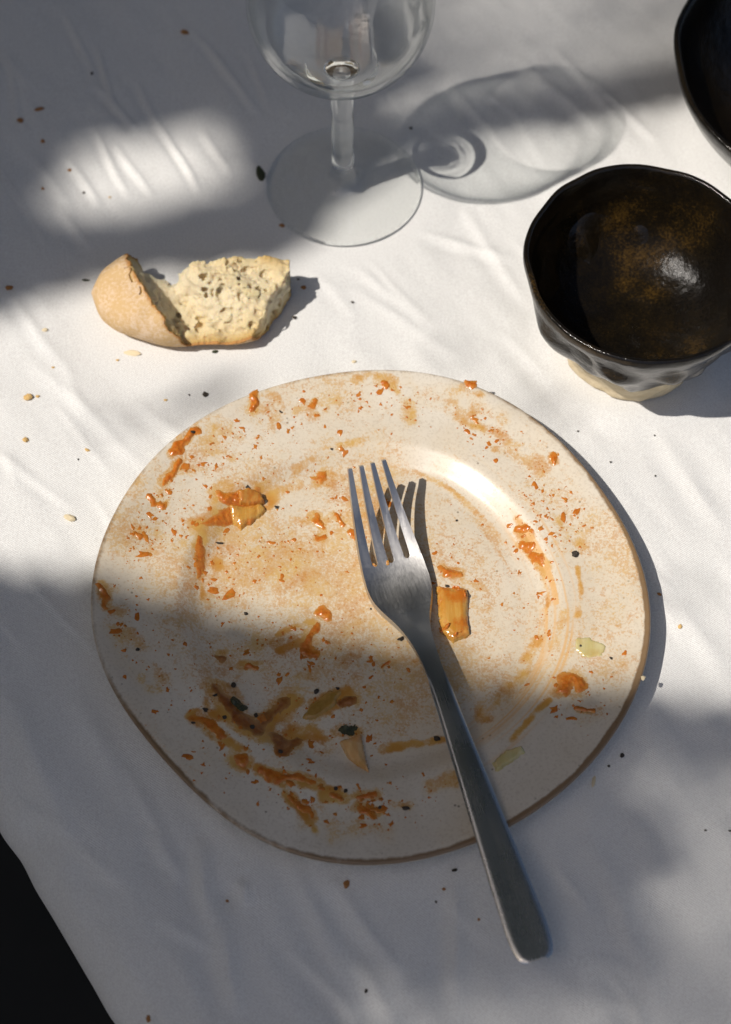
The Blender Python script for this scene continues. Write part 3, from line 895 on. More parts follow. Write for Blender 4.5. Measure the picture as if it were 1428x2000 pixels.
def strokes(pts, seed=0, rough=.75):
    W = [(on_plate(p[0], p[1]), p[2] / 5250 * 1.12) for p in pts]
    rm = max(r for _, r in W)

    def f(x, y):
        wx, wy = 1.1 * rm * vnoise(x * .45 / rm, y * .45 / rm, 0, 150 + seed), 1.1 * rm * vnoise(x * .45 / rm, y * .45 / rm, 3.3, 170 + seed)
        x, y = x + wx, y + wy
        best = np.full(x.shape, -9.)
        if len(W) == 1:
            best = W[0][1] - np.hypot(x - W[0][0][0], (y - W[0][0][1]))
        for (a, ra), (b, rb) in zip(W[:-1], W[1:]):
            d, t = seg_dist(x, y, a, b)
            best = np.maximum(best, ra + (rb - ra) * t - d)
        return best + rm * rough * fbm(x * .75 / rm, y * .75 / rm, 0, 4, 50 + seed)
    xs = [w[0][0] for w in W]; ys = [w[0][1] for w in W]; m = rm * 1.6
    return dict(f=f, r=rm, box=(min(xs) - m, min(ys) - m, max(xs) + m, max(ys) + m))


def polygon(pts, seed=0, rough=.0004, r=.003):
    W = np.array([on_plate(*p)[:2] for p in pts])
    f = lambda x, y: poly_sd(x, y, W) + rough * 2 * fbm(x * 600, y * 600, 0, 3, 60 + seed)
    a, b = W.min(0) - .001, W.max(0) + .001
    return dict(f=f, r=r, box=(a[0], a[1], b[0], b[1]))


for i, (nm, pts, h, m, lab, cat) in enumerate(BLOBS):
    tag(patch(nm, strokes(pts, i), h * .3, m), lab, cat, G_SAUCE)

tag(patch('onion_slice', polygon([(448, 985), (470, 990), (510, 983), (521, 1000), (500, 1018), (470, 1036), (455, 1020)], 1), .0014, MAT['onion'], flat=True, lift=.0008),
    'pointed golden onion slice half under the big sauce clump', 'onion', 'onion pieces left on the plate')
tag(patch('onion_slice', polygon([(462, 962), (490, 958), (512, 968), (519, 985), (497, 992), (470, 988)], 7), .0032, MAT['onion_sauced'], flat=True, lift=.0006),
    'curled orange onion flap on top of the big sauce clump', 'onion', 'onion pieces left on the plate')
tag(patch('onion_slice', polygon([(852, 1147), (880, 1150), (912, 1152), (916, 1170), (914, 1196), (918, 1240), (900, 1249), (884, 1256), (866, 1238), (856, 1205)], 2), .0018, MAT['onion'], flat=True, lift=.0009),
    'square translucent golden onion piece beside the fork neck', 'onion', 'onion pieces left on the plate')
tag(patch('sauce_smear', strokes([(868, 1228, 9), (888, 1222, 11), (905, 1232, 11), (890, 1243, 9)], 71), .0034, SA), 'glossy orange sauce coating the lower end of the square onion piece', 'sauce', G_SAUCE)
tag(patch('sauce_smear', strokes([(885, 1152, 5), (896, 1156, 7), (908, 1163, 6)], 72), .0036, SA), 'orange sauce bead on the top corner of the square onion piece', 'sauce', G_SAUCE)
tag(patch('onion_slice', polygon([(960, 1492), (985, 1468), (1018, 1458), (1024, 1470), (1000, 1490), (968, 1508)], 3), .0014, MAT['onion_pale'], flat=True),
    'olive-yellow onion strip on the shaded rim beside the handle', 'onion', 'onion pieces left on the plate')
tag(patch('onion_slice', polygon([(664, 1450), (706, 1437), (712, 1470), (721, 1509), (700, 1497), (681, 1483)], 4, .0001), .0026, MAT['onion_skin'], flat=True, lift=.0012),
    'pale four-cornered onion sliver standing proud in the shaded well', 'onion', 'onion pieces left on the plate')
tag(patch('onion_slice', polygon([(590, 1405), (604, 1380), (640, 1352), (668, 1348), (652, 1380), (618, 1402)], 5), .0012, GR, flat=True),
    'olive-green onion strip smeared in the shaded well', 'onion', 'onion pieces left on the plate')
tag(patch('onion_slice', polygon([(1126, 1248), (1150, 1246), (1184, 1262), (1176, 1282), (1140, 1284), (1124, 1270)], 6), .0004, MAT['onion_pale'], flat=True),
    'flat pale green onion scrap on the lit rim', 'onion', 'onion pieces left on the plate')
tag(patch('olive_piece', strokes([(668, 1428, 9), (686, 1427, 10), (694, 1424, 7)], 77), .0030, MAT['herb']), 'dark olive fragment above the four-cornered onion sliver', 'olive')
tag(patch('herb_leaf', strokes([(458, 1372, 11), (467, 1377, 10)], 78), .0034, MAT['herb']), 'dark green herb leaf stuck in the boat-shaped smear', 'herb')

# fine splashes nobody could count
SPV, SPF = [], []
srng = np.random.default_rng(8)


def speck(px, py, r, asp=1.0, h=.2):
    c = on_plate(px, py); b = len(SPV); an = srng.uniform(0, math.pi); k = 9
    rr = r * (1 + .35 * srng.normal(0, 1, k).clip(-1.5, 1.5))
    for ring, (q, zz) in enumerate(((1., -.00006), (.8, h * r * .7), (.4, h * r))):
        for i in range(k):
            w = 2 * math.pi * i / k
            x, y = q * rr[i] * math.cos(w) * asp, q * rr[i] * math.sin(w)
            X_, Y_ = c[0] + x * math.cos(an) - y * math.sin(an), c[1] + x * math.sin(an) + y * math.cos(an)
            SPV.append((X_, Y_, zz))
    SPV.append((c[0], c[1], h * r * 1.1))
    for ring in range(2):
        for i in range(k):
            j = (i + 1) % k
            SPF.append((b + ring * k + i, b + ring * k + j, b + (ring + 1) * k + j, b + (ring + 1) * k + i))
    for i in range(k):
        SPF.append((b + 2 * k + i, b + 2 * k + (i + 1) % k, b + 3 * k))


for cx, cy_, sx, sy, n, r in [(420, 880, 60, 45, 70, .00040), (330, 980, 50, 50, 60, .00042), (270, 1050, 40, 30, 45, .00040), (540, 830, 50, 40, 36, .00045), (700, 790, 60, 30, 26, .00035),
                              (550, 1080, 80, 50, 60, .00045), (640, 960, 60, 40, 30, .0004), (800, 780, 30, 30, 22, .00035), (950, 840, 40, 30, 36, .0004), (1060, 960, 25, 45, 30, .0004),
                              (1035, 1040, 25, 40, 24, .0005), (1100, 1030, 25, 30, 24, .0004), (880, 1080, 40, 40, 22, .00035), (540, 1260, 60, 30, 40, .00045), (700, 1260, 60, 40, 30, .0004),
                              (460, 1430, 60, 50, 40, .0005), (640, 1410, 60, 50, 36, .0005), (560, 1540, 60, 30, 30, .0005), (720, 1570, 40, 25, 26, .0005), (800, 1560, 50, 30, 16, .0004),
                              (240, 1200, 30, 50, 30, .0004), (330, 1300, 40, 60, 18, .0004), (1120, 1340, 50, 40, 24, .0004), (1070, 1200, 25, 60, 26, .00035), (420, 1130, 30, 40, 26, .0006), (960, 1180, 60, 60, 26, .0003)]:
    for _ in range(int(n * 2.2)):
        px, py = srng.normal(cx, sx), srng.normal(cy_, sy)
        p = on_plate(px, py)
        if math.hypot(p[0] - PC[0], p[1] - PC[1]) > .098: continue
        big_ = srng.random() < .09
        speck(px, py, r * (2.0 if big_ else .62) * math.exp(srng.normal(0, .3 if big_ else .5)), srng.uniform(1, 2.0 if big_ else 1.7), .12 if big_ else .2)
SPV = np.array(SPV)
STH = np.ones(len(SPV))
SPV[:, 2] += plate_z(SPV[:, 0], SPV[:, 1])
sp = obj('sauce_splashes', SPV, SPF, MAT['sauce'], attrs=dict(thick=STH * .4))
tag(sp, 'fine orange sauce splashes spattered all over the plate', 'sauce', kind='stuff')


# ---------------------------------------------------------------- grains, flakes and crumbs
def rock(name, seed, mat, sub=2, rough=.5):
    g = (1 + 5 ** .5) / 2
    V = np.array([(-1, g, 0), (1, g, 0), (-1, -g, 0), (1, -g, 0), (0, -1, g), (0, 1, g), (0, -1, -g), (0, 1, -g), (g, 0, -1), (g, 0, 1), (-g, 0, -1), (-g, 0, 1)], float)
    Fc = [(0, 11, 5), (0, 5, 1), (0, 1, 7), (0, 7, 10), (0, 10, 11), (1, 5, 9), (5, 11, 4), (11, 10, 2), (10, 7, 6), (7, 1, 8), (3, 9, 4), (3, 4, 2), (3, 2, 6), (3, 6, 8), (3, 8, 9), (4, 9, 5), (2, 4, 11), (6, 2, 10), (8, 6, 7), (9, 8, 1)]
    V = list(V / np.linalg.norm(V[0]))
    for _ in range(sub - 1):
        mid = {}; nf = []

        def mp(a, b):
            k = (min(a, b), max(a, b))
            if k not in mid:
                m = V[a] + V[b]; V.append(m / np.linalg.norm(m)); mid[k] = len(V) - 1
            return mid[k]
        for a, b, c in Fc:
            ab, bc, ca = mp(a, b), mp(b, c), mp(c, a)
            nf += [(a, ab, ca), (b, bc, ab), (c, ca, bc), (ab, bc, ca)]
        Fc = nf
    V = np.array(V)
    n = fbm(V[:, 0] * 1.3 + 9, V[:, 1] * 1.3 + 9, V[:, 2] * 1.3 + 9, 3, 80 + seed)
    V = V * (1 + rough * 1.6 * n)[:, None]
    return mesh_data(name, V, Fc, mat, smooth=False)


ROCK = {k: [rock(k + '_shape', 10 * i + j, MAT[k]) for j in range(4)] for i, k in enumerate(('pepper', 'herb', 'brown_bit', 'gold_bit', 'pale_bit', 'sauce'))}
brng = np.random.default_rng(17)


def bit(name, kind, px, py, l, w, h, ang, label, cat, group=None, on='cloth'):
    """one small grain: l, w in photo pixels, ang in degrees in the photo"""
    if on == 'plate':
        p = on_plate(px, py)
    elif on == 'rim':
        p = on_plate(px, py)
    else:
        p = P(px, py)
        z = float(cloth_z(np.array([p[0]]), np.array([p[1]]))[0])
        p = P(px, py, z); p[2] = z
    o = bpy.data.objects.new(name, ROCK[kind][int(brng.integers(4))])
    COL.objects.link(o)
    k = np.linalg.norm(p - CAM) / FPX / 2
    hz = h * k
    o.scale = (l * k, w * k, hz)
    o.rotation_euler = (brng.normal(0, .12), brng.normal(0, .12), R(-ang))
    o.location = (p[0], p[1], p[2] + hz * .72)
    return tag(o, label, cat, group)


GP, GC = 'pepper grains scattered about', 'bread crumbs strewn on the cloth'
on = 'plate'
for px, py, l, w, a, lab in [
    (1123, 1084, 15, 13, 0, 'round whole black peppercorn on the lit rim'),
    (491, 966, 12, 9, 30, 'black pepper flake stuck on top of the big sauce clump'), (484, 953, 9, 7, 60, 'small black pepper flake at the upper side of the sauce clump'),
    (541, 991, 9, 7, 0, 'black pepper grain just off the pointed onion slice'), (377, 845, 11, 7, 0, 'black pepper flake on the long rim smear'),
    (430, 1061, 18, 5, -5, 'dark pepper sliver with a sauce fleck on the well wall'), (549, 805, 9, 4, 30, 'thin dark herb sliver on the rim above the well'),
    (481, 1199, 8, 7, 0, 'black pepper grain right at the shade boundary'), (784, 1248, 15, 8, -40, 'black pepper flake just outside the fork neck'),
    (854, 1443, 13, 11, 0, 'round black pepper grain on the streak beside the handle'), (793, 1579, 16, 9, 0, 'black pepper flake in an olive smear low on the rim'),
    (456, 1339, 11, 10, 0, 'black pepper grain above the herb leaf'), (402, 1387, 11, 9, 0, 'black pepper grain outside the dark boat-shaped smear'),
    (421, 1358, 11, 5, -30, 'black pepper sliver at the head of the boat-shaped smear'), (378, 1412, 9, 5, 0, 'black pepper fleck on the orange fringe'),
    (439, 1402, 10, 8, 0, 'black pepper grain on the keel of the boat-shaped smear'), (500, 1398, 9, 9, 0, 'black pepper grain inside the boat-shaped smear'),
    (493, 1421, 12, 9, 0, 'largest black grain at the base of the boat-shaped smear'), (618, 1351, 12, 8, -30, 'black pepper flake above the olive-green onion strip'),
    (660, 1345, 8, 6, 0, 'black pepper grain at the tip of the olive-green strip'), (548, 1469, 12, 8, 20, 'black pepper flake in the brown smudge'),
    (656, 1541, 9, 8, 0, 'left of two black pepper grains on the shaded rim patch'), (675, 1545, 8, 7, 0, 'smaller of two black pepper grains on the shaded rim patch'),
    (742, 1578, 9, 6, -50, 'black pepper sliver beside the ragged sauce patch'), (269, 1269, 9, 6, 20, 'black pepper fleck alone on the shaded rim'),
    (874, 1145, 9, 6, 0, 'black pepper fleck on the upper edge of the square onion piece'), (892, 1017, 5, 4, 0, 'tiny black grain on the bare well floor'),
    (648, 878, 6, 5, 0, 'tiny dark grain by the small drop above the tines'), (1134, 1262, 6, 5, 0, 'tiny black grain on the pale green scrap'), (1194, 1286, 7, 6, 0, 'black grain between the pale green scrap and plate edge')]:
    bit('pepper_grain', 'pepper', px, py, l, w, min(l, w) * .7, a, lab, 'pepper', GP, on)

for nm, kind, px, py, l, w, h, a, lab, cat in [
    ('bread_flake', 'pale_bit', 258, 690, 34, 13, 4, 12, 'thin pale bread flake on the cloth below the bread piece', 'crumb'),
    ('bread_crumb', 'gold_bit', 56, 777, 17, 14, 10, 0, 'largest golden bread crumb, with a tiny one beside it', 'crumb'),
    ('bread_crumb', 'gold_bit', 74, 775, 7, 6, 4, 0, 'tiny golden crumb touching distance from the largest golden crumb', 'crumb'),
    ('bread_crumb', 'gold_bit', 51, 860, 12, 10, 7, 20, 'squarish golden crumb next after the largest golden crumb', 'crumb'),
    ('bread_crumb', 'pale_bit', 138, 1013, 24, 13, 9, 25, 'long tan crumb casting a shadow beside the plate edge', 'crumb'),
    ('bread_crumb', 'gold_bit', 171, 880, 10, 6, 4, 30, 'golden splinter on the cloth facing the rim smears', 'crumb'),
    ('bread_crumb', 'pale_bit', 88, 645, 11, 8, 5, 0, 'pale crumb in the brightest sun beyond the flake', 'crumb'),
    ('herb_flake', 'herb', 510, 341, 15, 36, 4, -12, 'curled olive-brown herb flake beside the wine glass foot', 'herb'),
    ('sauce_crumb', 'brown_bit', 551, 441, 11, 8, 5, 0, 'brown speck at the edge of the wine glass foot', 'crumb'),
    ('pepper_grain', 'pepper', 401, 772, 13, 10, 7, 30, 'dark brown grain with a shadow between bread and plate', 'pepper'),
    ('pepper_grain', 'pepper', 370, 772, 4, 4, 3, 0, 'pinpoint dark grain beside the brown grain', 'pepper'),
    ('bread_crumb', 'gold_bit', 324, 782, 7, 5, 3, 0, 'tiny tan crumb between the flake and the plate', 'crumb'),
    ('herb_flake', 'herb', 168, 548, 14, 5, 4, 3, 'black herb splinter beside the pointed bread tip', 'herb'),
    ('herb_flake', 'herb', 420, 688, 11, 6, 4, -20, 'black herb splinter under the bread crust', 'herb'),
    ('pepper_grain', 'pepper', 576, 621, 9, 8, 5, 0, 'black grain lying in the bread shadow', 'pepper'),
    ('pepper_grain', 'pepper', 583, 546, 6, 4, 3, 0, 'tiny black grain above the bread shadow', 'pepper'),
    ('sauce_crumb', 'brown_bit', 593, 562, 10, 8, 4, 0, 'brown crumb inside the bread shadow', 'crumb'),
    ('pepper_grain', 'pepper', 803, 251, 7, 6, 4, 0, 'black grain beside the wine glass stem shade', 'pepper'),
    ('pepper_grain', 'pepper', 689, 591, 7, 5, 4, 0, 'black grain on bright cloth between glass and plate', 'pepper'),
    ('sauce_crumb', 'brown_bit', 361, 64, 20, 10, 5, 10, 'orange-brown crumb on far shaded cloth beside the glass bowl', 'crumb'),
    ('sauce_crumb', 'brown_bit', 77, 214, 20, 8, 4, -12, 'long orange-brown crumb on shaded cloth', 'crumb'),
    ('sauce_crumb', 'brown_bit', 40, 236, 12, 9, 5, 0, 'dark brown crumb beside the long orange-brown one', 'crumb'),
    ('sauce_crumb', 'brown_bit', 84, 277, 10, 8, 5, 0, 'round brown crumb near the sunlit patch', 'crumb'),
    ('sauce_crumb', 'brown_bit', 136, 333, 8, 6, 4, 0, 'brown speck on the rim of the sunlit patch', 'crumb'),
    ('sauce_crumb', 'brown_bit', 84, 369, 8, 6, 3, 0, 'brown speck in shade outside the sunlit patch', 'crumb'),
    ('pepper_grain', 'pepper', 180, 144, 6, 6, 4, 0, 'black grain alone on the far shaded cloth', 'pepper'),
    ('pepper_grain', 'pepper', 164, 377, 6, 5, 3, 0, 'black grain inside the sunlit patch', 'pepper'),
    ('sauce_crumb', 'gold_bit', 215, 386, 5, 4, 3, 0, 'tiny golden speck inside the sunlit patch', 'crumb'),
    ('sauce_crumb', 'brown_bit', 18, 563, 16, 10, 6, -15, 'brown crumb on shaded cloth above the bright band', 'crumb'),
    ('pepper_grain', 'pepper', 1317, 749, 8, 8, 6, 0, 'dark grain against the foot of the stoneware bowl', 'pepper'),
    ('pepper_grain', 'pepper', 1279, 851, 4, 4, 3, 0, 'pinpoint black grain on bright cloth, nearest the bowl shadow', 'pepper'),
    ('pepper_grain', 'pepper', 1280, 930, 4, 4, 3, 0, 'pinpoint black grain on bright cloth, next from the bowl', 'pepper'),
    ('pepper_grain', 'pepper', 1129, 843, 5, 4, 3, 0, 'dark speck on cloth between bowl and plate', 'pepper'),
    ('pepper_grain', 'pepper', 1193, 903, 5, 4, 3, 0, 'dark speck at the outer margin of the plate shadow', 'pepper'),
    ('sauce_crumb', 'brown_bit', 1288, 1161, 10, 6, 4, 30, 'brown splinter lying in the plate shadow', 'crumb'),
    ('bread_crumb', 'gold_bit', 1328, 1224, 8, 9, 5, 0, 'golden crumb alone on bright cloth beyond the plate shadow', 'crumb'),
    ('pepper_grain', 'pepper', 1215, 1476, 9, 8, 5, 0, 'black grain at the tail of the plate shadow', 'pepper'),
    ('pepper_grain', 'pepper', 1189, 1497, 6, 5, 4, 0, 'smaller black grain at the tail of the plate shadow', 'pepper'),
    ('bread_flake', 'pale_bit', 1160, 1526, 7, 26, 4, 15, 'pale upright crumb splinter at the tail of the plate shadow', 'crumb'),
    ('pepper_grain', 'pepper', 1378, 1622, 6, 4, 3, 0, 'dark speck on the shaded cloth far from the plate', 'pepper'),
    ('pepper_grain', 'pepper', 1426, 1623, 6, 4, 3, 0, 'dark speck paired with another on far shaded cloth', 'pepper'),
    ('bread_crumb', 'brown_bit', 677, 1727, 11, 16, 6, 20, 'orange-brown crumb on cloth just below the plate', 'crumb'),
    ('pepper_grain', 'pepper', 888, 1700, 14, 6, 4, -15, 'black flake on cloth between plate and fork handle', 'pepper'),
    ('sauce_crumb', 'brown_bit', 867, 1737, 8, 6, 4, 0, 'reddish speck below the black flake by the handle', 'crumb'),
    ('pepper_grain', 'pepper', 852, 1762, 5, 5, 3, 0, 'dark pinpoint below the reddish speck', 'pepper'),
    ('sauce_crumb', 'brown_bit', 935, 1796, 6, 5, 3, 0, 'brown pinpoint beside the fork handle', 'crumb'),
    ('pepper_grain', 'pepper', 715, 1936, 7, 7, 4, 0, 'black grain alone near the table edge side', 'pepper'),
    ('sauce_crumb', 'brown_bit', 444, 1760, 9, 5, 3, 0, 'brown splinter in a cloth crease below the plate', 'crumb'),
    ('sauce_crumb', 'brown_bit', 290, 1990, 11, 14, 4, 0, 'brown crumb at the cloth edge near the dark floor', 'crumb'),
    ('pepper_grain', 'pepper', 153, 898, 4, 4, 3, 0, 'pinpoint dark grain near the golden splinter', 'pepper'),
    ('bread_crumb', 'gold_bit', 230, 704, 6, 5, 3, 0, 'tiny tan crumb beside the pale flake', 'crumb'),
    ('bread_crumb', 'gold_bit', 104, 718, 6, 5, 3, 0, 'tiny tan crumb in the bright band before the flake', 'crumb'),
    ('bread_crumb', 'pale_bit', 692, 707, 9, 6, 4, 0, 'small pale crumb just beyond the far plate edge', 'crumb'),
    ('bread_crumb', 'pale_bit', 1256, 1325, 8, 12, 6, 0, 'small yellowish crumb stuck to the plate lip', 'crumb'),
]:
    bit(nm, kind, px, py, l, w, h, a, lab, cat, GP if cat == 'pepper' else GC if cat == 'crumb' else None, 'cloth' if (px, py) != (1256, 1325) else 'rim')

# ---------------------------------------------------------------- fork
T0, T1 = P(716, 908, .0295), P(1050, 1878, .0148)
FL = float(np.linalg.norm((T1 - T0)[:2]))
fdir = (T1 - T0)[:2] / FL
FC = spline([0, 10, 20, 30, 40, 48, 56, 64, 72, 80, 90, 120, 160, 201], [30.0, 21.0, 14.3, 9.6, 6.9, 6.3, 7.6, 10.6, 13.6, 15.8, 17.0, 16.4, 15.6, 15.0])
FW = spline([0, 10, 20, 30, 38, 44, 49, 54, 59, 64, 72, 80, 88, 96, 120, 140, 160, 180, 190, 195, 198, 199.8, 201], [7.5, 9.1, 10.5, 11.7, 12.3, 12.3, 11.5, 9.7, 7.5, 5.8, 4.3, 3.5, 3.15, 3.25, 4.2, 5.1, 6.0, 6.8, 7.05, 6.8, 6.2, 5.3, 3.6])
ROOT = 33.5
rows = np.unique(np.concatenate([np.arange(0, ROOT - 1.4, 1.0), np.linspace(ROOT - 1.4, ROOT, 6), np.arange(ROOT, 195, 1.0), np.linspace(195, 201, 15)]))
TC, GCo = 6, 3
cols = []


def lateral(s):
    hw = float(FW(s)); k = min(s / ROOT, 1.)
    tw_tip, tw_root = 1.55, (2 * float(FW(ROOT)) - 3 * 2.3) / 4
    tw = tw_tip + (tw_root - tw_tip) * k ** .85
    if s > ROOT: tw = tw_root * hw / float(FW(ROOT))
    gp = (2 * hw - 4 * tw) / 3
    if ROOT - 1.4 < s < ROOT + 4:  # rounded slot ends
        e = max(.25, math.sqrt(max(0, 1 - ((s - ROOT + 1.4) / 1.4) ** 2))) if s < ROOT else .25 + .75 * min(1, (s - ROOT) / 4)
        ng = gp * e; tw_out = (gp - ng)
    else:
        ng = gp; tw_out = 0
    xs = []; x = -hw
    for i in range(4):
        a = x - (tw_out / 2 if i > 0 else 0); b = x + tw + (tw_out / 2 if i < 3 else 0)
        xs += list(np.linspace(a, b, TC + 1)) if i == 0 else list(np.linspace(a, b, TC + 1))
        x += tw + gp
    # insert gap columns
    out = []
    for i in range(4):
        seg = xs[i * (TC + 1):(i + 1) * (TC + 1)]
        if i > 0:
            out += list(np.linspace(prev, seg[0], GCo + 1))[1:-1]
        out += seg; prev = seg[-1]
    return np.array(out)


LAT = np.array([lateral(s) for s in rows])
nc = LAT.shape[1]
SS = np.repeat(rows[:, None], nc, 1)
uu = LAT / np.maximum(FW(SS), .1)
dish = np.where(SS < 70, 1.3 * sstep(0, 25, SS) * sstep(66, 50, SS) * uu ** 2, 0) - sstep(84, 100, SS) * (.15 * uu ** 2 + .42 * np.clip((np.abs(uu) - .74) / .26, 0, 1) ** 1.6)
ZZ = FC(SS) + dish
fv = np.stack([LAT, -SS * FL * 1000 / 201.5, ZZ], -1).reshape(-1, 3) / 1000   # local: +y towards the tines
Ig = np.arange(len(rows) * nc).reshape(len(rows), nc)
gapcol = np.zeros(nc - 1, bool)
for g in range(3):
    s0 = (g + 1) * TC + g * GCo
    gapcol[s0:s0 + GCo] = True
ff = []
for i in range(len(rows) - 1):
    for j in range(nc - 1):
        if gapcol[j] and rows[i + 1] <= ROOT + 1e-6: continue
        ff.append((Ig[i, j], Ig[i + 1, j], Ig[i + 1, j + 1], Ig[i, j + 1]))
tmp = obj('fork_sheet', fv, ff, MAT['steel'])
used = np.unique(np.array(ff).ravel())
sm = tmp.modifiers.new('s', 'SOLIDIFY'); sm.thickness = .0022; sm.offset = 0; sm.use_even_offset = True
bm_ = tmp.modifiers.new('b', 'BEVEL'); bm_.width = .00075; bm_.segments = 4; bm_.limit_method = 'ANGLE'; bm_.angle_limit = R(50)
wm = tmp.modifiers.new('w', 'WEIGHTED_NORMAL'); wm.keep_sharp = False
dg = bpy.context.evaluated_depsgraph_get()
me = bpy.data.meshes.new_from_object(tmp.evaluated_get(dg))
bpy.data.objects.remove(tmp)
co = np.empty(len(me.vertices) * 3); me.vertices.foreach_get('co', co); co = co.reshape(-1, 3)
cn = np.array([tuple(n.vector) for n in me.corner_normals])
polys = [(list(p.vertices), p.loop_start) for p in me.polygons]
fork = empty('fork', (T0[0], T0[1], 0), math.atan2(-fdir[1], -fdir[0]) - math.pi / 2)
tag(fork, 'brushed steel table fork resting across the plate, tines up', 'fork')
groups = {}
for vs_, ls in polys:
    c = co[vs_].mean(0); s = -c[1] * 1000; x = c[0] * 1000
    if s < ROOT - .05:
        i = int(np.argmin([abs(x - np.interp(s, rows, LAT[:, k * (TC + GCo)] * .5 + LAT[:, k * (TC + GCo) + TC] * .5)) for k in range(4)])) if True else 0
        k = ('tine', i)
    elif s < 90: k = ('head', 0)
    else: k = ('handle', 0)
    groups.setdefault(k, []).append((vs_, ls))
for (nm, i), fs in groups.items():
    idx = sorted({v for vs_, _ in fs for v in vs_}); mp_ = {v: k for k, v in enumerate(idx)}
    m2 = mesh_data(nm, co[idx], [tuple(mp_[v] for v in vs_) for vs_, _ in fs], MAT['steel'])
    m2.normals_split_custom_set([tuple(cn[ls + k]) for vs_, ls in fs for k in range(len(vs_))])
    o = bpy.data.objects.new(nm, m2); COL.objects.link(o); o.parent = fork
bpy.data.meshes.remove(me)


for px, py, l, w, a, lab in ((728, 1104, 15, 9, 10, 'small sauce smudge on the fork head at the outer slot end'), (757, 1099, 8, 11, 0, 'faint sauce smudge on the fork head below the middle slot')):
    p = P(px, py, .0096)
    o = bpy.data.objects.new('sauce_smudge', ROCK['sauce'][1]); COL.objects.link(o)
    k = np.linalg.norm(p - CAM) / FPX / 2
    o.scale = (l * k, w * k, .0004); o.rotation_euler = (.12, 0, R(-a)); o.location = (p[0], p[1], p[2])
    tag(o, lab, 'sauce', G_SAUCE)

# ---------------------------------------------------------------- lathe work: glass, bowls
def lathe(prof, nt, wob=None):
    """prof: list of (r, z); returns vertices and quads, outward for counter-clockwise profiles going up the outside"""
    th = np.linspace(0, 2 * math.pi, nt, endpoint=False)
    r = np.array([p[0] for p in prof])[:, None]; z = np.array([p[1] for p in prof])[:, None]
    Rr, Zz, Tt = np.broadcast_to(r, (len(prof), nt)).copy(), np.broadcast_to(z, (len(prof), nt)).copy(), np.broadcast_to(th, (len(prof), nt))
    if wob: Rr, Zz = wob(Rr, Zz, Tt)
    V = np.stack([Rr * np.cos(Tt), Rr * np.sin(Tt), Zz], -1).reshape(-1, 3)
    n = len(prof); I = np.arange(n * nt).reshape(n, nt); J = np.roll(I, -1, 1)
    return V, np.stack([I[:-1], J[:-1], J[1:], I[1:]], -1).reshape(-1, 4)


def resample(prof, n):
    p = np.array(prof, float); d = np.r_[0, np.cumsum(np.linalg.norm(np.diff(p, axis=0), axis=1))]
    fx, fy = spline(d, p[:, 0]), spline(d, p[:, 1]); t = np.linspace(0, d[-1], n)
    return list(zip(np.maximum(fx(t), 0), fy(t)))


# wine glass: one blown body cut into foot, stem and bowl
foot_p = resample([(.0002, .0009), (.012, .0008), (.026, .0004), (.0325, .0002), (.0338, .0008), (.0341, .0014), (.0336, .0021), (.028, .0026), (.016, .0034), (.009, .0046), (.0066, .0068), (.0060, .0095)], 70)
stem_p = resample([(.0060, .0095), (.0053, .0125), (.0049, .018), (.0047, .035), (.0048, .058), (.0056, .0672), (.0075, .0712)], 50)[1:]
_bo = [(.0370 * math.sin(a), .1085 - .0380 * math.cos(a)) for a in np.linspace(.21, 1.75, 16)]
_bi = [(.0358 * math.sin(a),   .1090 - .0345 * math.cos(a)) for a in np.linspace(1.72, .005, 18)]
bowl_p = resample([(.0075, .0712)] + _bo[1:] + [(.0350, .132), (.0325, .150), (.0322, .1522), (.0316, .1524), (.0312, .150), (.0337, .132)] + _bi, 200)[1:]
gp = foot_p + stem_p + bowl_p
V_, Q_ = lathe(gp, 160)
ring = np.repeat(np.arange(len(gp) - 1), 160)
reg = np.where(ring < len(foot_p) - 1, np.where(np.array([p[0] for p in gp])[ring] > .0328, 3, 0), np.where((ring < len(foot_p) + len(stem_p) - 1) | (np.array([p[0] for p in gp])[ring] < .0145) & (np.array([p[1] for p in gp])[ring] < .09), 1, 2))
GX, GY = P(671, 360, .002)[:2]
glass = empty('wine_glass', (GX, GY, .0003))
tag(glass, 'empty clear wine glass with a short stem and round foot', 'wine glass')
for o in split_parts(V_, Q_, reg, {0: ('foot', MAT['disc_glass']), 3: ('foot_edge', MAT['glass']), 1: ('stem', MAT['glass']), 2: ('bowl', MAT['thin_glass'])}, glass).values():
    o.cycles.is_caustics_caster = o.name.startswith('stem')
cl.cycles.is_caustics_receiver = True

# small carved stoneware bowl
CX, CY = .1085, .1325
outer = resample([(.0276, .0158), (.0300, .0166), (.0336, .0202), (.0400, .0278), (.0458, .0390), (.0482, .0515), (.0487, .0558), (.0481, .0574), (.0468, .0574), (.0459, .0556),
                  (.0446, .0480), (.0422, .0370), (.0380, .0285), (.0315, .0220), (.0230, .0176), (.0130, .0150), (.006, .0143), (.0002, .0141)], 170)


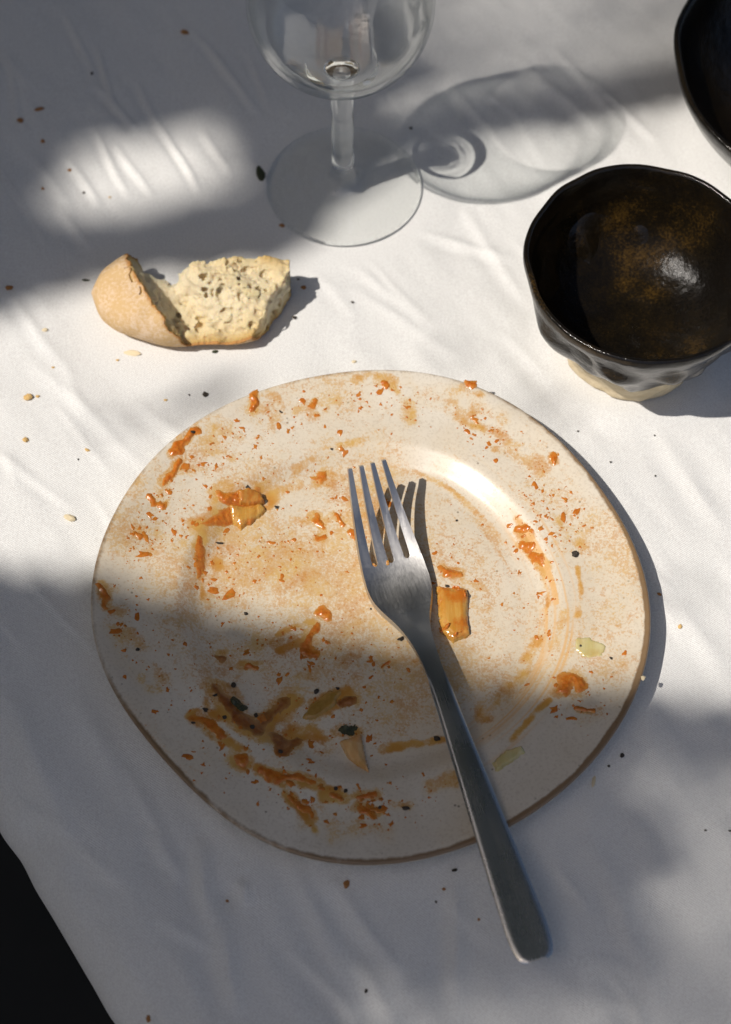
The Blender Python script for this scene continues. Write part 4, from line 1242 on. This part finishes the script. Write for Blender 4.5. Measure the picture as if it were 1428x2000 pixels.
def wob_bowl(r, z, t):
    n = len(r); k = np.arange(n)[:, None] / n
    out = sstep(.50, .44, k)
    ct, st = np.cos(t), np.sin(t)
    g = vnoise(ct * 2.2 + 4, st * 2.2 + 4, z * 70, 91) * .0052 - .0006 + vnoise(ct * 5 + 4 + z * 40, st * 5 + 4, z * 120, 92) * .0030
    low = sstep(.055, .040, z)
    facet = -.0016 * np.abs(np.sin(t * 4.5 + z * 60 + 1.2 * vnoise(ct * 2 + 4, st * 2 + 4, z * 50, 93))) * low
    rim = .0024 * vnoise(ct * 1.4 + 7, st * 1.4 + 7, 0, 94) + .0013 * vnoise(ct * 4 + 7, st * 4 + 7, 0, 97)
    r = r + (g * (.25 + .75 * low) + facet) * out * sstep(0, .05, k) + (1 - out) * .0012 * vnoise(ct * 3 + 4, st * 3 + 4, z * 60, 95) * sstep(.002, .012, r) + rim * sstep(.01, .05, z)
    drip = .0065 * vnoise(ct * 3.2 + 2, st * 3.2 + 2, 0, 96) + .004 * vnoise(ct * 8 + 2, st * 8 + 2, 0, 98)
    z = z + drip * sstep(.16, .0, k) + rim * .8 * sstep(.03, .055, z) + (1 - out) * sstep(.03, .01, r) * .0010 * (vnoise(ct * r * 150 + 4, st * r * 150 + 4, 0, 99))
    return r, z


V_, Q_ = lathe(outer, 220, wob_bowl)
kk = np.repeat(np.arange(len(outer) - 1), 220)
reg = np.where(kk < 75, 0, np.where(kk < 90, 1, 2))
bowl = empty('stoneware_bowl', (CX, CY, 0))
tag(bowl, 'small hand-carved dark brown glazed bowl with bare clay foot', 'bowl')
split_parts(V_, Q_, reg, {0: ('outer_wall', MAT['glaze']), 1: ('lip', MAT['glaze']), 2: ('interior', MAT['glaze_inside'])}, bowl)
ft = resample([(.0002, .0012), (.019, .0012), (.0215, .0002), (.0245, .0), (.0268, .0010), (.0276, .0050), (.0288, .0100), (.0296, .0150), (.0292, .0168), (.0240, .0140)], 40)


def wob_foot(r, z, t):
    ct, st = np.cos(t), np.sin(t)
    return r * (1 + (.07 * vnoise(ct * 2.5 + 4, st * 2.5 + 4, 0, 101) + .05 * vnoise(ct * 7, st * 7, z * 200, 102)) * sstep(.01, .024, r)), z


V_, Q_ = lathe(ft, 160, wob_foot)
obj('foot', V_, Q_, MAT['clay'], bowl)

# large black bowl at the back
BX, BY = .2125, .247
big = resample([(.0002, .0010), (.030, .0010), (.034, .0), (.040, .0), (.044, .0020), (.055, .0100), (.070, .0250), (.080, .0400), (.0835, .0490), (.0835, .0512), (.0818, .0515), (.0800, .0490),
                (.0765, .0400), (.066, .0260), (.050, .0130), (.030, .0065), (.0002, .0055)], 130)


def wob_big(r, z, t):
    ct, st = np.cos(t), np.sin(t)
    w = .0022 * vnoise(ct * 1.3 + 4, st * 1.3 + 4, 0, 111) + .0022 * vnoise(ct * 3.5 + 4, st * 3.5 + 4, 0, 112)
    return r + w * sstep(.03, .08, r), z + w * .5 * sstep(.03, .08, r)


V_, Q_ = lathe(big, 200, wob_big)
kk = np.repeat(np.arange(len(big) - 1), 200)
bb = empty('serving_bowl', (BX, BY, 0))
tag(bb, 'large black glazed serving bowl with an uneven lip', 'bowl')
hi = int(np.argmax([p[1] for p in big]))
split_parts(V_, Q_, np.where(kk < hi - 5, 0, np.where(kk < hi + 5, 1, 2)), {0: ('outer_wall', MAT['glaze_dark']), 1: ('lip', MAT['glaze_dark']), 2: ('interior', MAT['glaze_dark'])}, bb)


# ---------------------------------------------------------------- torn bread
def surface_nets(f, o, h):
    nx, ny, nz = f.shape; s = f < 0
    C = np.zeros((nx - 1, ny - 1, nz - 1, 3)); W = np.zeros((nx - 1, ny - 1, nz - 1))
    gi = np.stack(np.meshgrid(*[np.arange(n - 1) for n in f.shape], indexing='ij'), -1).astype(float)
    cor = [(a, b, c) for a in (0, 1) for b in (0, 1) for c in (0, 1)]
    sl = lambda A, c: A[c[0]:nx - 1 + c[0], c[1]:ny - 1 + c[1], c[2]:nz - 1 + c[2]]
    for a in cor:
        for ax in range(3):
            if a[ax]: continue
            b = list(a); b[ax] = 1
            fa, fb = sl(f, a), sl(f, b); m = (fa < 0) != (fb < 0)
            t = np.where(m, fa / np.where(m, fa - fb, 1), 0)
            p = gi + np.array(a, float); p[..., ax] += t
            C[m] += p[m]; W[m] += 1
    act = W > 0
    idx = -np.ones(act.shape, int); idx[act] = np.arange(act.sum())
    V = C[act] / W[act][:, None] * h + o
    Fs = []
    for ax in range(3):
        u, v = (ax + 1) % 3, (ax + 2) % 3
        lo = [slice(1, n - 1) for n in f.shape]; lo[ax] = slice(0, f.shape[ax] - 1)
        hi_ = list(lo); hi_[ax] = slice(1, f.shape[ax])
        sa, sb = s[tuple(lo)], s[tuple(hi_)]
        m = np.argwhere(sa != sb)
        if not len(m): continue
        flip = sa[tuple(m.T)]
        c = m.copy(); c[:, u] += 1; c[:, v] += 1
        q = []
        for du_, dv_ in ((-1, -1), (0, -1), (0, 0), (-1, 0)):
            d = c.copy(); d[:, u] += du_; d[:, v] += dv_
            q.append(idx[tuple(d.T)])
        q = np.stack(q, -1)
        q[~flip] = q[~flip][:, ::-1]
        Fs.append(q)
    Fq = np.concatenate(Fs); Fq = Fq[(Fq >= 0).all(1)]
    return V, Fq


BC = P(372, 612)[:2]
hs = .44
lo = np.array([-43., -26., -1.5]); dims = (86 / hs, 52 / hs, 32 / hs)
ax_ = [lo[i] + hs * np.arange(int(dims[i])) for i in range(3)]
BXg, BYg, BZg = np.meshgrid(*ax_, indexing='ij')
prad = spline([-44, -40.5, -37, -32, -24, -12, 4, 20, 34, 44], [-.2, .0, .36, .62, .86, 1.0, 1.03, .98, .90, .78])
lump = 1.3 * vnoise(BXg / 14, BYg / 14, BZg / 14, 121) + .5 * vnoise(BXg / 5, BYg / 5, BZg / 5, 122)
pr = prad(BXg)
ycen = 1.0 + .0008 * BXg ** 2
rad = np.sqrt((np.abs((BYg - ycen) / 22.5) ** 2.2) + np.abs((BZg - 11.5) / 14.5) ** 2.2)
f1 = (rad - np.maximum(pr, -.2)) * 15 + lump
f1 = np.maximum(f1, .3 - BZg + .6 * sstep(0, 40, np.abs(BXg)) )
xw = -23.0 + (8 - BYg) * .52 + (24 - BZg) * .45 + 1.8 * vnoise(BYg / 4, BZg / 4, 0, 123)
flw = (BXg - xw) * .8
dv_ = BXg - xw
hump = 8.8 + .60 * (BYg + 17) + 3.0 * np.exp(-((BXg - 26) / 9) ** 2) - 1.5 * np.exp(-((BXg - 20) / 6) ** 2) * sstep(5, -15, BYg)
hump = np.minimum(hump, 21.5 - 2.0 * sstep(15, 32, BXg) + 3.0 * vnoise(BXg / 8, BYg / 8, 0, 129))
valley = 12.5 * np.exp(-((dv_ - 9) / 10) ** 2) * sstep(-18, -4, BYg)
rgh = 1.5 * vnoise(BXg / 3.9, BYg / 3.9, BZg / 2.6, 125) + 1.7 * (np.abs(vnoise(BXg / 2.3, BYg / 2.3, BZg / 2.3, 131)) - .12) + 1.0 * (np.abs(vnoise(BXg / 1.1, BYg / 1.1, BZg / 1.1, 132)) - .12)
tz = np.maximum(hump - valley, 6.5) + 1.7 * vnoise(BXg / 7, BYg / 7, BZg / 7, 124)
ftz = (BZg - tz) * .75
fe = BXg * .86 - BYg * .5 - 33 + 2.6 * vnoise(BXg / 6, BYg / 6, BZg / 6, 126)
fbk = (BYg - 10.5 - 2.0 * sstep(-10, 30, BXg)) * .9 + 1.4 * vnoise(BXg / 5, BYg / 5, BZg / 5, 128) - .12 * (BZg - 10)
torn = np.maximum(np.minimum(flw, np.maximum(ftz, fbk)), fe) + rgh
prg = np.random.default_rng(44)
for _ in range(330):
    r = min(1.9, .40 * math.exp(prg.exponential(.60)))
    c = np.array([prg.uniform(-16, 38), prg.uniform(-19, 12), 0.])
    ci, cj = int((c[0] - lo[0]) / hs), int((c[1] - lo[1]) / hs)
    c[2] = tz[ci, cj, int((12 - lo[2]) / hs)] - r * prg.uniform(-.2, .5)
    if c[0] < 6 and c[1] > 2: continue
    if prg.random() < .25: c = np.array([33 / .86 + c[1] * .58, c[1], prg.uniform(2, 20)])
    i0 = [max(0, int((c[i] - r * 1.8 - lo[i]) / hs)) for i in range(3)]; i1 = [int((c[i] + r * 1.8 - lo[i]) / hs) + 1 for i in range(3)]
    s_ = tuple(slice(a, b) for a, b in zip(i0, i1))
    if BXg[s_].size == 0: continue
    st = prg.uniform(.75, 1.6, 3)
    d = r - np.sqrt(((BXg[s_] - c[0]) / st[0]) ** 2 + ((BYg[s_] - c[1]) / st[1]) ** 2 + ((BZg[s_] - c[2]) / st[2]) ** 2)
    d = np.minimum(d + rgh[s_] * 1.1, -(f1[s_] + 1.3))
    torn[s_] = np.maximum(torn[s_], d)
F3 = np.maximum(f1, torn)
# the crack in the crust
for crk in ([(258, 523, 22), (259.5, 536, 21), (255.5, 544, 20.5), (258, 554, 19.5), (262, 565, 18.5)], [(278, 580, 17), (281, 592, 15.5), (279, 600, 14.5)], [(245, 526, 22), (258, 524, 22)]):
    W = [P(a, b, z / 1000)[:2] * 1000 - BC * 1000 for a, b, z in crk]
    for a, b in zip(W[:-1], W[1:]):
        m = (np.abs(BXg - (a[0] + b[0]) / 2) < 5) & (np.abs(BYg - (a[1] + b[1]) / 2) < 5) & (BZg > 12)
        dd = seg_dist(BXg[m], BYg[m], a, b)[0]
        F3[m] = np.maximum(F3[m], np.minimum(.38 - dd, -(f1[m] + 1.3) * -1 * 0 + (f1[m] + 1.2)))
V_, Q_ = surface_nets(F3, lo, hs)
gi = np.clip(((V_ - lo) / hs).round().astype(int), 0, np.array(F3.shape) - 1)
dep = -f1[tuple(gi.T)]
tn = torn[tuple(gi.T)]
V_[:, 2] -= V_[:, 2].min()
crust_v = (dep < .75)
qd = dep[Q_].mean(1)
reg = np.where(qd < .8, 0, 1)
cm = ~crust_v  # soften the torn crumb
for _ in range(1):
    acc = np.zeros_like(V_); cnt = np.zeros(len(V_))
    for k in range(4):
        np.add.at(acc, Q_[:, k], V_[Q_[:, (k + 1) % 4]] + V_[Q_[:, k - 1]]); np.add.at(cnt, Q_[:, k], 2)
    V_[cm] = .45 * V_[cm] + .55 * (acc / np.maximum(cnt, 1)[:, None])[cm]
bread = empty('bread_piece', (BC[0], BC[1], 0))
tag(bread, 'torn end of a crusty bread roll with its crumb exposed', 'bread')
split_parts(V_ / 1000, Q_, reg, {0: ('crust', MAT['crust']), 1: ('crumb', MAT['crumb'])}, bread,
            dict(depth=np.clip(dep / 12, 0, 1), rim=sstep(-1.6, -.2, tn)))
